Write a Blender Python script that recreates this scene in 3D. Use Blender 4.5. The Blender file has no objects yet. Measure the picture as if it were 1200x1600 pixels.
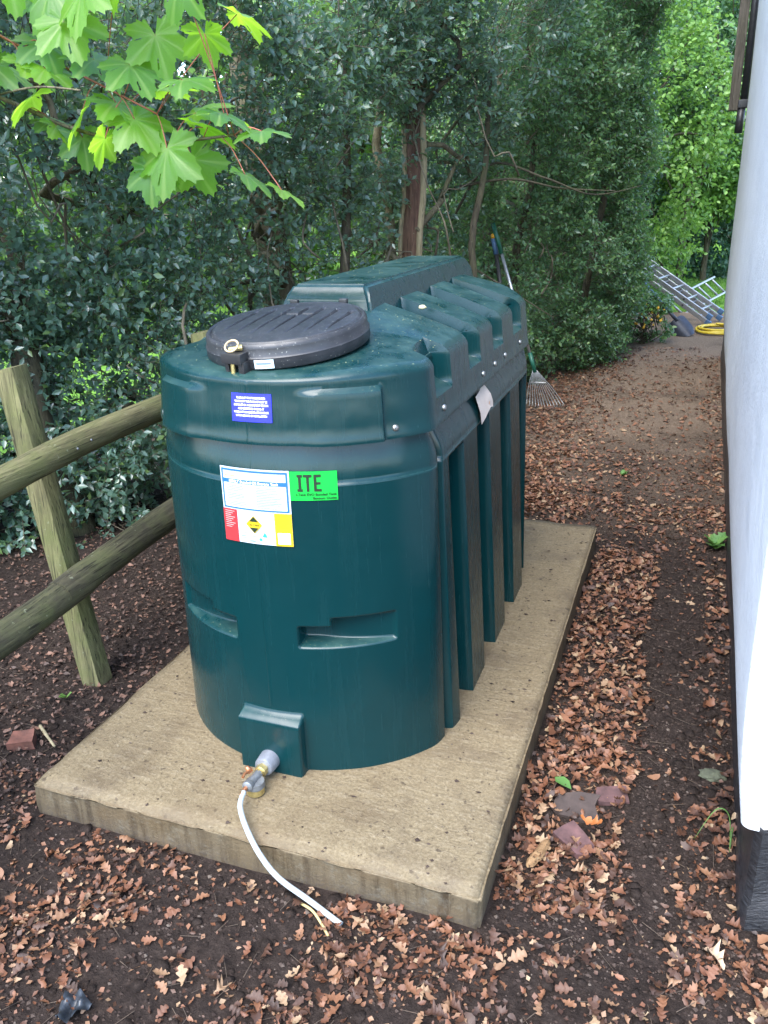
import bpy, bmesh, math, random
import numpy as np
from mathutils import Vector, Matrix

SC = bpy.context.scene
COL = SC.collection
rng = np.random.default_rng(7)
random.seed(7)

# ------------------------------------------------------------------ camera, sky, sun, exposure
cam = bpy.data.objects.new('camera', bpy.data.cameras.new('camera'))
COL.objects.link(cam)
cam.location = (0, 0, 1.55)
cam.rotation_euler = tuple(math.radians(a) for a in (68.795, 1.690, 19.945))
cam.data.sensor_width = 36
cam.data.lens = 28.838
cam.data.clip_start = 0.05
cam.data.clip_end = 400
SC.camera = cam

SUN_EL, SUN_AZ = 56, 190          # degrees; azimuth clockwise from +Y
W = bpy.data.worlds.new('World')
SC.world = W
W.use_nodes = True
wn = W.node_tree.nodes
sky = wn.new('ShaderNodeTexSky')
sky.sky_type = 'NISHITA'
sky.sun_disc = False
sky.sun_elevation = math.radians(SUN_EL)
sky.sun_rotation = math.radians(SUN_AZ)
sky.air_density = 1.0
sky.dust_density = 0.8
sky.ozone_density = 1.0
bg = wn['Background']
bg.inputs['Strength'].default_value = 0.15
W.node_tree.links.new(sky.outputs[0], bg.inputs[0])

sun = bpy.data.objects.new('sun', bpy.data.lights.new('sun', 'SUN'))
COL.objects.link(sun)
sun.data.energy = 1.5
sun.data.angle = math.radians(50)
sun.data.color = (1.0, 0.97, 0.92)
az, el = math.radians(SUN_AZ), math.radians(SUN_EL)
d = Vector((math.sin(az) * math.cos(el), math.cos(az) * math.cos(el), math.sin(el)))
sun.rotation_euler = d.to_track_quat('Z', 'Y').to_euler()

SC.view_settings.view_transform = 'Standard'
SC.view_settings.look = 'None'
SC.view_settings.gamma = 1
SC.view_settings.use_curve_mapping = False
SC.view_settings.exposure = 2.65
SC.render.engine = 'CYCLES'
SC.cycles.max_bounces = 14
SC.cycles.diffuse_bounces = 8
SC.cycles.transmission_bounces = 10

GZ = -0.105                        # soil level; the concrete top is z = 0
XC = -1.012                        # tank centre line

# ------------------------------------------------------------------ small helpers
def noise2(x, y, seed=0):
    xi = np.floor(x).astype(np.int64); yi = np.floor(y).astype(np.int64)
    xf = x - xi; yf = y - yi
    def h(a, b):
        n = (a * 374761393 + b * 668265263 + seed * 974711) & 0x7fffffff
        n = ((n ^ (n >> 13)) * 1274126177) & 0x7fffffff
        return ((n ^ (n >> 16)) & 0xffff) / 65535.0
    u = xf * xf * (3 - 2 * xf); v = yf * yf * (3 - 2 * yf)
    return (h(xi, yi) * (1 - u) + h(xi + 1, yi) * u) * (1 - v) + (h(xi, yi + 1) * (1 - u) + h(xi + 1, yi + 1) * u) * v

def noise3(p, s, seed=0):
    z = p[:, 2] * s
    zi = np.floor(z); zf = z - zi; w = zf * zf * (3 - 2 * zf)
    a = np.zeros(len(p)); b = np.zeros(len(p))
    for k in np.unique(zi):
        m = zi == k
        a[m] = noise2(p[m, 0] * s, p[m, 1] * s, seed + int(k) * 17)
        b[m] = noise2(p[m, 0] * s, p[m, 1] * s, seed + (int(k) + 1) * 17)
    return a * (1 - w) + b * w

def sstep(a, b, x):
    t = np.clip((np.asarray(x, float) - a) / (b - a), 0, 1)
    return t * t * (3 - 2 * t)

def nrm(v):
    return v / np.maximum(np.linalg.norm(v, axis=-1, keepdims=True), 1e-9)

def link(name, me, parent=None):
    o = bpy.data.objects.new(name, me)
    COL.objects.link(o)
    if parent is not None:
        o.parent = parent
    return o

def origin_of(o):
    p = Vector((0, 0, 0))
    while o is not None:
        p += o.location
        o = o.parent
    return np.array(p)

def mesh_from(name, V, F, mat=None, smooth=True, rnd=None):
    """V (n,3); F list of tuples or (m,k) int array."""
    me = bpy.data.meshes.new(name)
    V = np.asarray(V, np.float32)
    if isinstance(F, np.ndarray):
        m, k = F.shape
        me.vertices.add(len(V)); me.vertices.foreach_set('co', V.ravel())
        me.loops.add(m * k); me.loops.foreach_set('vertex_index', F.astype(np.int32).ravel())
        me.polygons.add(m)
        me.polygons.foreach_set('loop_start', np.arange(0, m * k, k, dtype=np.int32))
        me.polygons.foreach_set('use_smooth', np.full(m, smooth))
    else:
        me.from_pydata([tuple(v) for v in V], [], F)
        me.polygons.foreach_set('use_smooth', np.full(len(me.polygons), smooth))
    if rnd is not None:
        a = me.attributes.new('rnd', 'FLOAT', 'POINT')
        a.data.foreach_set('value', np.asarray(rnd, np.float32))
    if mat is not None:
        me.materials.append(mat)
    me.update(calc_edges=True)
    return me

def part(name, V, F, mat, parent=None, smooth=True, rnd=None):
    """World-space geometry -> object (local to its parents' origin)."""
    V = np.asarray(V, float)
    if parent is not None:
        V = V - origin_of(parent)
    return link(name, mesh_from(name, V, F, mat, smooth, rnd), parent)

def tag(o, label=None, cat=None, group=None, kind=None):
    if label: o['label'] = label
    if cat: o['category'] = cat
    if group: o['group'] = group
    if kind: o['kind'] = kind
    return o

def thing(name, label, cat, loc, group=None):
    o = bpy.data.objects.new(name, None)
    COL.objects.link(o)
    o.location = loc
    o.empty_display_size = 0.1
    return tag(o, label, cat, group)

class MB:
    """collects geometry as world-space verts/faces"""
    def __init__(s): s.V = []; s.F = []; s.n = 0
    def add(s, V, F):
        s.V.append(np.asarray(V, float)); s.F += [tuple(int(i) + s.n for i in f) for f in F]; s.n += len(V)
        return s
    def box(s, c, d, rot=None, bev=0.0):
        bm = bmesh.new(); bmesh.ops.create_cube(bm, size=1)
        for v in bm.verts: v.co = Vector((v.co.x * d[0], v.co.y * d[1], v.co.z * d[2]))
        if bev: bmesh.ops.bevel(bm, geom=bm.edges[:], offset=bev, segments=2, affect='EDGES', profile=.7)
        V = np.array([v.co[:] for v in bm.verts]); bm.verts.index_update()
        F = [[v.index for v in f.verts] for f in bm.faces]; bm.free()
        if rot is not None: V = V @ np.array(rot).T
        return s.add(V + np.array(c), F)
    def tube(s, P, r, n=8, cap=True, flat=None):
        P = np.asarray(P, float); m = len(P)
        r = np.full(m, r) if np.isscalar(r) else np.asarray(r, float)
        T = np.gradient(P, axis=0); T = nrm(T)
        up = np.array([0, 0, 1.0]) if abs(T[0][2]) < .9 else np.array([1.0, 0, 0])
        N = []; cur = nrm(np.cross(T[0], up))
        for i in range(m):
            cur = cur - T[i] * (cur @ T[i]); cur = cur / max(np.linalg.norm(cur), 1e-9); N.append(cur)
        N = np.array(N); B = np.cross(T, N)
        a = np.linspace(0, 2 * math.pi, n, endpoint=False)
        V = (P[:, None] + (N[:, None] * np.cos(a)[None, :, None] + B[:, None] * np.sin(a)[None, :, None] * (flat or 1)) * r[:, None, None]).reshape(-1, 3)
        F = []
        for i in range(m - 1):
            for j in range(n):
                k = (j + 1) % n
                F.append((i * n + j, i * n + k, (i + 1) * n + k, (i + 1) * n + j))
        if cap:
            F.append(tuple(range(n - 1, -1, -1))); F.append(tuple((m - 1) * n + j for j in range(n)))
        return s.add(V, F)
    def lathe(s, prof, c, axis=(0, 0, 1), n=32):
        """prof list of (r, h) along axis"""
        ax = nrm(np.array(axis, float)); up = np.array([1.0, 0, 0]) if abs(ax[0]) < .9 else np.array([0, 1.0, 0])
        u = nrm(np.cross(ax, up)); v = np.cross(ax, u)
        a = np.linspace(0, 2 * math.pi, n, endpoint=False); V = []; F = []
        for r, h in prof:
            V.append(np.array(c) + ax * h + r * (np.cos(a)[:, None] * u + np.sin(a)[:, None] * v))
        V = np.concatenate(V)
        for i in range(len(prof) - 1):
            for j in range(n):
                k = (j + 1) % n
                F.append((i * n + j, i * n + k, (i + 1) * n + k, (i + 1) * n + j))
        F.append(tuple(range(n - 1, -1, -1))); F.append(tuple((len(prof) - 1) * n + j for j in range(n)))
        return s.add(V, F)
    def build(s, name, mat, parent=None, smooth=True):
        return part(name, np.concatenate(s.V), s.F, mat, parent, smooth)

def sharp(o, ang=35):
    me = o.data
    bm = bmesh.new(); bm.from_mesh(me)
    lim = math.radians(ang)
    for e in bm.edges:
        e.smooth = not (len(e.link_faces) == 2 and e.calc_face_angle(0) > lim)
    bm.to_mesh(me); bm.free()
    return o

def spline(P, n=24):
    P = np.asarray(P, float); m = len(P)
    t = np.linspace(0, m - 1, n); out = []
    for q in t:
        i = min(int(q), m - 2); f = q - i
        p0 = P[max(i - 1, 0)]; p1 = P[i]; p2 = P[i + 1]; p3 = P[min(i + 2, m - 1)]
        out.append(.5 * ((2 * p1) + (-p0 + p2) * f + (2 * p0 - 5 * p1 + 4 * p2 - p3) * f * f + (-p0 + 3 * p1 - 3 * p2 + p3) * f ** 3))
    return np.array(out)

# ------------------------------------------------------------------ materials
class Mat:
    def __init__(s, name, rough=.5, spec=.5, metal=0.0, color=(.5, .5, .5)):
        s.m = bpy.data.materials.new(name); s.m.use_nodes = True
        s.nt = s.m.node_tree; s.b = s.nt.nodes['Principled BSDF']; s.out = s.nt.nodes['Material Output']
        s.b.inputs['Roughness'].default_value = rough
        s.b.inputs['Specular IOR Level'].default_value = spec
        s.b.inputs['Metallic'].default_value = metal
        s.b.inputs['Base Color'].default_value = (*color, 1)
    def n(s, t, **kw):
        nd = s.nt.nodes.new('ShaderNode' + t)
        for k, v in kw.items():
            if k.startswith('_'): setattr(nd, k[1:], v)
            else:
                key = int(k[1:]) if k[0] == 'i' and k[1:].isdigit() else k.replace('__', ' ')
                if isinstance(v, bpy.types.NodeSocket): s.nt.links.new(v, nd.inputs[key])
                else: nd.inputs[key].default_value = v
        return nd
    def lk(s, a, b): s.nt.links.new(a, b)
    def coord(s, scale=(1, 1, 1), kind='Object'):
        tc = s.n('TexCoord')
        mp = s.n('Mapping', Vector=tc.outputs[kind], Scale=scale)
        return mp.outputs[0]
    def pos(s, scale=(1, 1, 1)):
        g = s.n('NewGeometry')
        return s.n('Mapping', Vector=g.outputs['Position'], Scale=scale).outputs[0]
    def noise(s, vec, scale, detail=4, rough=.6, dist=0.0):
        return s.n('TexNoise', Vector=vec, Scale=scale, Detail=detail, Roughness=rough, Distortion=dist).outputs[0]
    def ramp(s, fac, stops):
        r = s.n('ValToRGB', Fac=fac); cr = r.color_ramp
        while len(cr.elements) < len(stops): cr.elements.new(.5)
        for e, (p, c) in zip(cr.elements, stops):
            e.position = p; e.color = (*c, 1) if len(c) == 3 else c
        return r.outputs[0]
    def mix(s, f, a, b, blend='MIX'):
        nd = s.nt.nodes.new('ShaderNodeMix'); nd.data_type = 'RGBA'; nd.blend_type = blend
        for i, v in ((0, f), (6, a), (7, b)):
            if isinstance(v, bpy.types.NodeSocket): s.lk(v, nd.inputs[i])
            else: nd.inputs[i].default_value = v if i == 0 else (*v, 1)
        return nd.outputs[2]
    def math(s, op, a, b=0.0, clamp=False):
        nd = s.n('Math', _operation=op, _use_clamp=clamp)
        for i, v in ((0, a), (1, b)):
            if isinstance(v, bpy.types.NodeSocket): s.lk(v, nd.inputs[i])
            else: nd.inputs[i].default_value = v
        return nd.outputs[0]
    def rng_(s, v, a, b, c=0., d=1.):
        nd = s.n('MapRange', i1=a, i2=b, i3=c, i4=d); s.lk(v, nd.inputs[0]); return nd.outputs[0]
    def bump(s, h, strength=.3, dist=.01, prev=None):
        nd = s.n('Bump', Strength=strength, Distance=dist, Height=h)
        if prev: s.lk(prev, nd.inputs['Normal'])
        s.lk(nd.outputs[0], s.b.inputs['Normal']); return nd.outputs[0]
    def base(s, c): s.lk(c, s.b.inputs['Base Color']); return s
    def rough(s, r): s.lk(r, s.b.inputs['Roughness']); return s

def simple(name, color, rough=.5, metal=0.0, spec=.5, var=.15, scale=30, bump=0.0):
    M = Mat(name, rough, spec, metal, color)
    v = M.coord()
    nz = M.noise(v, scale)
    dk = tuple(c * (1 - var) for c in color); lt = tuple(min(1, c * (1 + var)) for c in color)
    M.base(M.ramp(nz, [(.3, dk), (.7, lt)]))
    if bump: M.bump(nz, bump, .004)
    return M.m

def rand_fac(M):
    a = M.n('Attribute', _attribute_name='rnd').outputs['Fac']
    o = M.n('ObjectInfo').outputs['Random']
    return M.math('FRACT', M.math('ADD', a, o))

def leaf_mat(name, stops, rough=.35, trans=.25, tcol=(.2, .45, .05), spec=.5, veins=False):
    M = Mat(name, rough, spec)
    f = rand_fac(M)
    c = M.ramp(f, stops)
    nz = M.noise(M.coord(kind='Object'), 14 if not veins else 40, 3)
    c = M.mix(M.rng_(nz, .35, .7, 0, .35), c, tuple(x * .55 for x in stops[len(stops) // 2][1]))
    if veins:
        vn = M.n('Attribute', _attribute_name='vein').outputs['Fac']
        c = M.mix(M.math('MULTIPLY', vn, .55), c, (.30, .42, .14))
    M.base(c)
    M.bump(nz, .25, .004)
    if trans:
        t = M.n('BsdfTranslucent')
        M.lk(M.mix(.6, c, tcol), t.inputs['Color'])
        mx = M.n('MixShader', Fac=trans)
        M.lk(M.b.outputs[0], mx.inputs[1]); M.lk(t.outputs[0], mx.inputs[2])
        M.lk(mx.outputs[0], M.out.inputs[0])
    return M.m

# soil
M = Mat('soil', .95, .1)
p = M.pos()
n1 = M.noise(p, 2.2, 6, .65); n2 = M.noise(p, 38, 8, .75); n3 = M.noise(p, 170, 4, .7)
c = M.ramp(n2, [(.25, (.010, .0075, .0065)), (.5, (.029, .021, .0175)), (.68, (.052, .038, .031)), (.85, (.092, .069, .055))])
sep = M.n('SeparateXYZ', Vector=p)
far = M.rng_(M.math('ADD', sep.outputs['Y'], M.math('MULTIPLY', n1, 3.0)), 5.2, 8.6)
tan = M.ramp(M.noise(p, 60, 6, .75), [(.3, (.12, .085, .060)), (.6, (.26, .195, .140)), (.8, (.36, .29, .225))])
c = M.mix(M.math('MULTIPLY', far, .8), c, tan)
damp = M.rng_(M.noise(p, 1.3, 4), .52, .7)
c = M.mix(M.math('MULTIPLY', damp, .55), c, (.014, .011, .010))
M.base(c)
M.bump(n3, .5, .004, M.bump(n2, .9, .02))
SOIL = M.m
M = Mat('lawn_grass', .8, .2)
p = M.pos()
M.base(M.ramp(M.noise(p, 9, 6, .7), [(.3, (.05, .12, .015)), (.55, (.11, .24, .03)), (.8, (.2, .34, .06))]))
M.bump(M.noise(p, 120, 4), .6, .02)
LAWN = M.m
GRASS = leaf_mat('grass_blade', [(0, (.06, .15, .02)), (.6, (.12, .26, .04)), (1, (.22, .33, .07))], .5, .3)

# concrete
M = Mat('concrete', .75, .35)
p = M.pos()
pa = M.n('Mapping', Vector=M.n('NewGeometry').outputs['Position'], Scale=(.35, 1, .35)).outputs[0]
wv_ = M.n('TexWave', Vector=pa, Scale=11.0, Distortion=9.0, Detail=5.0, _wave_type='BANDS', _bands_direction='Y'); wv_.inputs['Detail Scale'].default_value = 2.2; wv_.inputs['Detail Roughness'].default_value = .72
brk = M.rng_(M.noise(p, 22, 6, .8), .42, .60)
br = M.math('MULTIPLY', wv_.outputs['Fac'], brk)
fine = M.noise(p, 110, 6, .7); blot = M.noise(p, 4.5, 6, .65); pit = M.noise(p, 42, 3, .5)
c = M.ramp(fine, [(.25, (.078, .057, .031)), (.5, (.146, .112, .064)), (.75, (.222, .178, .112))])
c = M.mix(M.rng_(blot, .50, .66, 0, .72), c, (.090, .066, .040))
c = M.mix(M.rng_(M.noise(p, 14, 6, .75), .50, .68, 0, .55), c, (.095, .069, .038))
c = M.mix(M.rng_(br, .35, .9, 0, .20), c, (.29, .245, .172))
c = M.mix(M.rng_(M.noise(p, 75, 5, .8), .58, .70, 0, .5), c, (.31, .265, .19))
c = M.mix(M.rng_(pit, .62, .70, 0, .85), c, (.05, .035, .021))
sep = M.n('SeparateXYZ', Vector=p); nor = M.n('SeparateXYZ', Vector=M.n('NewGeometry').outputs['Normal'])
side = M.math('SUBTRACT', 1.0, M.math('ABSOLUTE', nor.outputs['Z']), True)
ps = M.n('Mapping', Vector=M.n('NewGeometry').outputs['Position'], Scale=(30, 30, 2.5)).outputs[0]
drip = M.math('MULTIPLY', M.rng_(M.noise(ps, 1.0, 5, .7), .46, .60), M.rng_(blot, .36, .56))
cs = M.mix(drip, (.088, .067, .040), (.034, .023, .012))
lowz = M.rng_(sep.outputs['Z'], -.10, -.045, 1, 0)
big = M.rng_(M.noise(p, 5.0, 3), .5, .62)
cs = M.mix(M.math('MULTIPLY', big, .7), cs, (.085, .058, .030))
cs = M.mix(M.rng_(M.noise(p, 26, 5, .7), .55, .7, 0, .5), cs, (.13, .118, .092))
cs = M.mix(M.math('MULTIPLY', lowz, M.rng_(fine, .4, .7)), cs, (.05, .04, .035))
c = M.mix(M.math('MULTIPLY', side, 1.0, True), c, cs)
# damp rusty ring of splashes near the outlet
vd = M.n('VectorMath', _operation='DISTANCE'); M.lk(p, vd.inputs[0]); vd.inputs[1].default_value = (-1.0, 1.66, 0)
wet = M.math('MULTIPLY', M.rng_(vd.outputs['Value'], .08, .42, 1, 0), M.rng_(blot, .4, .6))
c = M.mix(M.math('MULTIPLY', wet, .55), c, (.115, .08, .04))
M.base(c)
M.rough(M.rng_(blot, .45, .7, .82, .5))
marg = M.rng_(M.math('ADD', sep.outputs['Y'], M.math('MULTIPLY', blot, .05)), 1.545, 1.60)
b0 = M.bump(M.math('MULTIPLY', br, marg), .30, .008)
M.bump(fine, .55, .006, M.bump(pit, .35, .006, b0))
CONCRETE = M.m

# tank plastic
def tank_mat(name, base, dust=.0):
    M = Mat(name, .3, .36)
    p = M.pos()
    st = M.n('Mapping', Vector=M.n('NewGeometry').outputs['Position'], Scale=(34, 34, 1.6)).outputs[0]
    streak = M.noise(st, 1.0, 5, .65)
    cl = M.noise(p, 5, 5, .6)
    c = M.mix(M.rng_(streak, .52, .8, 0, .16), base, tuple(x * 1.7 + .005 for x in base))
    c = M.mix(M.rng_(cl, .5, .75, 0, .25), c, tuple(x * .7 for x in base))
    nor = M.n('SeparateXYZ', Vector=M.n('NewGeometry').outputs['Normal'])
    upf = M.rng_(nor.outputs['Z'], .55, .95)
    dn = M.noise(p, 150, 3, .5)
    du = M.math('MULTIPLY', upf, M.rng_(M.noise(p, 9, 5, .7), .35, .7))
    c = M.mix(M.math('MULTIPLY', du, .5), c, (.045, .095, .08))
    spk = M.math('MULTIPLY', M.rng_(dn, .66, .72), upf)
    c = M.mix(M.math('MULTIPLY', spk, .7), c, (.17, .20, .12))
    sc = M.n('Mapping', Vector=M.n('NewGeometry').outputs['Position'], Scale=(9, 60, 9)).outputs[0]
    M.base(c)
    M.rough(M.math('ADD', M.rng_(streak, .3, .8, .22, .32), M.math('MULTIPLY', du, .25)))
    M.bump(M.noise(p, 330, 2), .05, .001, M.bump(M.noise(p, 7, 2), .18, .02))
    return M.m
TANK = tank_mat('green_tank_plastic', (.0008, .0215, .0245))
M = Mat('black_lid_plastic', .42, .45)
p = M.pos()
c = M.ramp(M.noise(p, 14, 6, .7), [(.3, (.015, .016, .019)), (.6, (.028, .029, .034)), (.8, (.055, .055, .06))])
c = M.mix(M.rng_(M.noise(p, 170, 2), .67, .73), c, (.22, .22, .2))
M.base(c); M.rough(M.rng_(M.noise(p, 22, 4), .3, .7, .32, .55)); M.bump(M.noise(p, 240, 2), .08, .001)
LIDM = M.m
BLACKP = simple('black_plastic', (.02, .02, .022), .45, var=.3)
STEEL = simple('zinc_steel', (.32, .32, .31), .38, .9, var=.12, scale=60)
PEWTER = simple('cast_zinc', (.18, .19, .20), .45, .6, var=.2, scale=80, bump=.2)
BRASS = simple('brass', (.55, .45, .2), .4, .9, var=.25, scale=60)
COPPER = simple('copper', (.62, .27, .14), .35, .9, var=.2, scale=50)
ALU = simple('aluminium', (.38, .39, .41), .35, .75, var=.12, scale=40)
FLANGE = simple('galvanised_flange', (.18, .19, .215), .42, .35, var=.15, scale=60)
WHITEP = simple('white_pipe_plastic', (.32, .355, .36), .4, var=.06)
CREAM = simple('cream_cord', (.45, .34, .2), .6, var=.2)
def flat(name, col, rough=.45): return simple(name, col, rough, var=.06, scale=40)
ST_WHITE = flat('sticker_white', (.43, .48, .53)); ST_BLUE = flat('sticker_blue', (.012, .10, .42))
ST_NAVY = flat('sticker_navy', (.012, .018, .52)); ST_GREEN = flat('sticker_green', (.0, .38, .035))
ST_BLACK = flat('print_black', (.008, .02, .01)); ST_RED = flat('sticker_red', (.43, .024, .028))
ST_YELLOW = flat('sticker_yellow', (.48, .33, .008)); ST_GREY = flat('print_grey', (.16, .21, .28))
ST_PRINTW = flat('print_white', (.85, .85, .92)); ST_PALE = flat('print_pale_lilac', (.62, .64, .80))
ST_DKGREEN = flat('print_dark_green', (.0, .035, .008)); ST_TEAL = flat('print_teal', (.02, .3, .28))
ST_ORANGE = flat('print_orange', (.55, .25, .1)); PAPER = flat('torn_paper', (.50, .43, .385), .8)
ST_DKYEL = flat('print_dark_yellow', (.5, .32, .01)); ST_PINK = flat('print_pink', (.85, .35, .33))

# timber
def wood(name, a, b, moss=0.4, axis=(30, 30, 2.0)):
    M = Mat(name, .8, .25)
    p = M.pos()
    v = M.n('Mapping', Vector=M.n('NewGeometry').outputs['Position'], Scale=axis).outputs[0]
    g = M.noise(v, 2.0, 7, .7, .6)
    c = M.ramp(g, [(.25, tuple(x * .45 for x in a)), (.45, a), (.7, b)])
    c = M.mix(M.rng_(M.noise(p, 7, 5, .7), .42, .68, 0, moss), c, (.085, .10, .03))
    c = M.mix(M.rng_(M.noise(p, 4, 4, .6), .58, .75, 0, .7), c, (.045, .038, .025))
    cr_ = M.noise(M.n('Mapping', Vector=M.n('NewGeometry').outputs['Position'], Scale=tuple(q * 3.2 if q > 10 else q * 1.3 for q in axis)).outputs[0], 2.0, 3, .5, .3)
    crack = M.rng_(cr_, .34, .42, 1, 0)
    c = M.mix(M.math('MULTIPLY', crack, .8), c, tuple(x * .18 for x in a))
    spot = M.rng_(M.noise(p, 48, 3, .6), .66, .72)
    c = M.mix(M.math('MULTIPLY', spot, .5), c, (.20, .21, .14))
    M.base(c); M.bump(crack, -.5, .006, M.bump(g, .8, .008))
    return M.m
RAILW = wood('mossy_rail_wood', (.08, .072, .034), (.155, .138, .07), .55, (26, 2.0, 26))
RAILW2 = wood('dark_mossy_rail_wood', (.04, .036, .022), (.085, .075, .042), .4, (26, 2.0, 26))
POSTW = wood('mossy_post_wood', (.095, .088, .042), (.185, .17, .082), .6, (26, 26, 2.0))
LOGW = wood('fresh_broken_wood', (.17, .095, .045), (.27, .17, .085), .05, (20, 20, 20))
BARK = wood('grey_bark', (.10, .085, .055), (.20, .17, .11), .45, (22, 22, 3))
BARKD = wood('dark_bark', (.05, .042, .03), (.10, .085, .055), .3, (22, 22, 3))
BARKR = wood('stripped_red_bark', (.085, .045, .032), (.16, .095, .065), .1, (26, 26, 2))
SAPW = wood('pale_sapwood', (.24, .20, .12), (.34, .29, .19), .15, (26, 26, 2))
BOARDW = wood('weathered_board', (.075, .065, .052), (.12, .105, .085), .1, (26, 26, 2))
TWIG = simple('twig_bark', (.095, .08, .052), .8, var=.4, scale=20)
DTWIG = simple('dark_twig', (.07, .048, .032), .85, var=.5, scale=20)
REDTWIG = simple('red_petiole', (.26, .075, .045), .6, var=.3, scale=20)

# house
M = Mat('white_masonry_paint', .6, .35)
p = M.pos()
c = M.ramp(M.noise(p, 3, 6, .65), [(.3, (.525, .54, .57)), (.7, (.575, .59, .615))])
c = M.mix(M.rng_(M.noise(p, 30, 5, .7), .66, .8, 0, .35), c, (.5, .49, .46))
sz_ = M.n('SeparateXYZ', Vector=p)
splash = M.math('MULTIPLY', M.rng_(M.math('ADD', sz_.outputs['Z'], M.math('MULTIPLY', M.noise(p, 9, 5, .7), -.28)), .02, .30, .55, 0), M.rng_(M.noise(p, 55, 4, .7), .45, .65))
c = M.mix(splash, c, (.22, .195, .16))
M.base(c)
v = M.n('Mapping', Vector=M.n('NewGeometry').outputs['Position'], Scale=(10, 10, 45)).outputs[0]
M.bump(M.noise(p, 90, 4, .7), .35, .004, M.bump(M.noise(v, 2.5, 5, .6), .45, .005, M.bump(M.noise(p, 4, 3), .5, .025)))
WHITEWALL = M.m
M = Mat('black_bitumen_paint', .35, .5)
p = M.pos()
v = M.n('Mapping', Vector=M.n('NewGeometry').outputs['Position'], Scale=(14, 14, 60)).outputs[0]
nz = M.noise(v, 2, 6, .7)
M.base(M.ramp(nz, [(.4, (.010, .010, .012)), (.68, (.03, .03, .033)), (.82, (.11, .105, .10))]))
M.bump(nz, .8, .008)
BITUMEN = M.m

# leaves
HOLLY = leaf_mat('holly_leaf', [(0, (.052, .105, .086)), (.45, (.082, .155, .122)), (.85, (.115, .20, .148)), (.95, (.10, .18, .055)), (1, (.16, .24, .07))], .30, .38, (.26, .46, .10), spec=1.0)
HOLLYL = leaf_mat('green_holly_leaf', [(0, (.046, .105, .062)), (.4, (.078, .165, .088)), (.8, (.125, .235, .10)), (1, (.17, .29, .08))], .30, .36, (.22, .42, .08))
BROAD = leaf_mat('light_green_leaf', [(0, (.05, .13, .025)), (.5, (.11, .24, .04)), (1, (.2, .34, .08))], .45, .4, (.30, .50, .08))
DARKB = leaf_mat('dark_shrub_leaf', [(0, (.032, .085, .058)), (.5, (.055, .13, .085)), (1, (.11, .20, .11))], .36, .3, (.1, .25, .05))
CONIF = leaf_mat('conifer_needle', [(0, (.012, .035, .02)), (.6, (.025, .065, .03)), (1, (.06, .11, .045))], .5, .12, (.08, .2, .04))
YELLOW = leaf_mat('yellow_flower', [(0, (.75, .42, .02)), (1, (.85, .6, .08))], .5, .3, (.8, .5, .05))
SYC = leaf_mat('sycamore_leaf', [(0, (.05, .15, .06)), (.5, (.10, .24, .035)), (1, (.17, .34, .03))], .36, .6, (.50, .85, .04), veins=True)
LITTER = leaf_mat('dead_leaf', [(0, (.018, .009, .006)), (.22, (.056, .023, .012)), (.5, (.130, .048, .021)), (.72, (.182, .080, .038)), (.9, (.215, .125, .068)), (1, (.29, .205, .12))], .6, .08, (.4, .2, .08))
MULCH = leaf_mat('rotting_leaf', [(0, (.03, .018, .013)), (.5, (.075, .038, .025)), (1, (.16, .08, .05))], .7, 0)
CLOD = leaf_mat('soil_clod', [(0, (.014, .010, .009)), (.6, (.04, .028, .023)), (.92, (.07, .052, .043)), (1, (.13, .105, .085))], .95, 0, spec=.1)
FRESH = leaf_mat('fresh_green_leaf', [(0, (.06, .15, .03)), (1, (.13, .25, .06))], .45, .2, (.2, .36, .05))
BRICKM = simple('red_clay', (.11, .042, .028), .8, var=.45, scale=25, bump=.5)
BRICKD = simple('dull_purple_brick', (.075, .036, .034), .8, var=.5, scale=22, bump=.5)
SCRAP = simple('dark_plastic_scrap', (.018, .022, .028), .4, var=.4)
MOSS = simple('moss_clump', (.06, .065, .04), .9, var=.5, scale=50, bump=.8)
HOSEY = simple('yellow_hose', (.52, .38, .03), .45, var=.1)
DKGREENP = simple('dark_green_plastic', (.01, .09, .055), .4, var=.1)
BLUEP = simple('blue_grey_plastic', (.06, .12, .22), .5, var=.15)
ORANGEP = simple('orange_plastic', (.75, .35, .02), .45, var=.1)
BLADE = simple('dark_steel_blade', (.035, .04, .055), .45, .3, var=.3)

# ------------------------------------------------------------------ ground
def ground_z(x, y):
    return GZ + .022 * (noise2(x * 2.2, y * 2.2, 3) - .5) + .012 * (noise2(x * 7, y * 7, 5) - .5)

def grid_sheet(name, xs, ys, zf, mat):
    X, Y = np.meshgrid(xs, ys)
    Z = zf(X.ravel(), Y.ravel())
    V = np.stack([X.ravel(), Y.ravel(), Z], 1)
    nx, ny = len(xs), len(ys)
    i, j = np.meshgrid(np.arange(nx - 1), np.arange(ny - 1)); a = (j * nx + i).ravel()
    F = np.stack([a, a + 1, a + 1 + nx, a + nx], 1)
    return part(name, V, F, mat)
xs = np.concatenate([[-80, -40, -20, -10, -6.5], np.arange(-4.5, 1.0, .045), [2, 4, 8, 20, 50, 90]])
ys = np.concatenate([[-60, -20, -6, -2, -.5], np.arange(.3, 6, .045), np.arange(6, 16, .25), [20, 26, 40, 70, 120]])
def zsoil(x, y):
    z = ground_z(x, y)
    near = (x > -5) & (x < 1.1) & (y > -.6) & (y < 17)
    z = np.where(near, z, GZ - .01)
    # soil heaped a little against the concrete, hollow kept away from it
    return z
tag(grid_sheet('soil_ground', xs, ys, zsoil, SOIL), kind='structure')
lx = np.concatenate([[-60, -30, -15], np.arange(-8, 3, .3), [8, 20, 50]])
ly = np.concatenate([np.arange(12.25, 20, .3), [26, 40, 70]])
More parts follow.
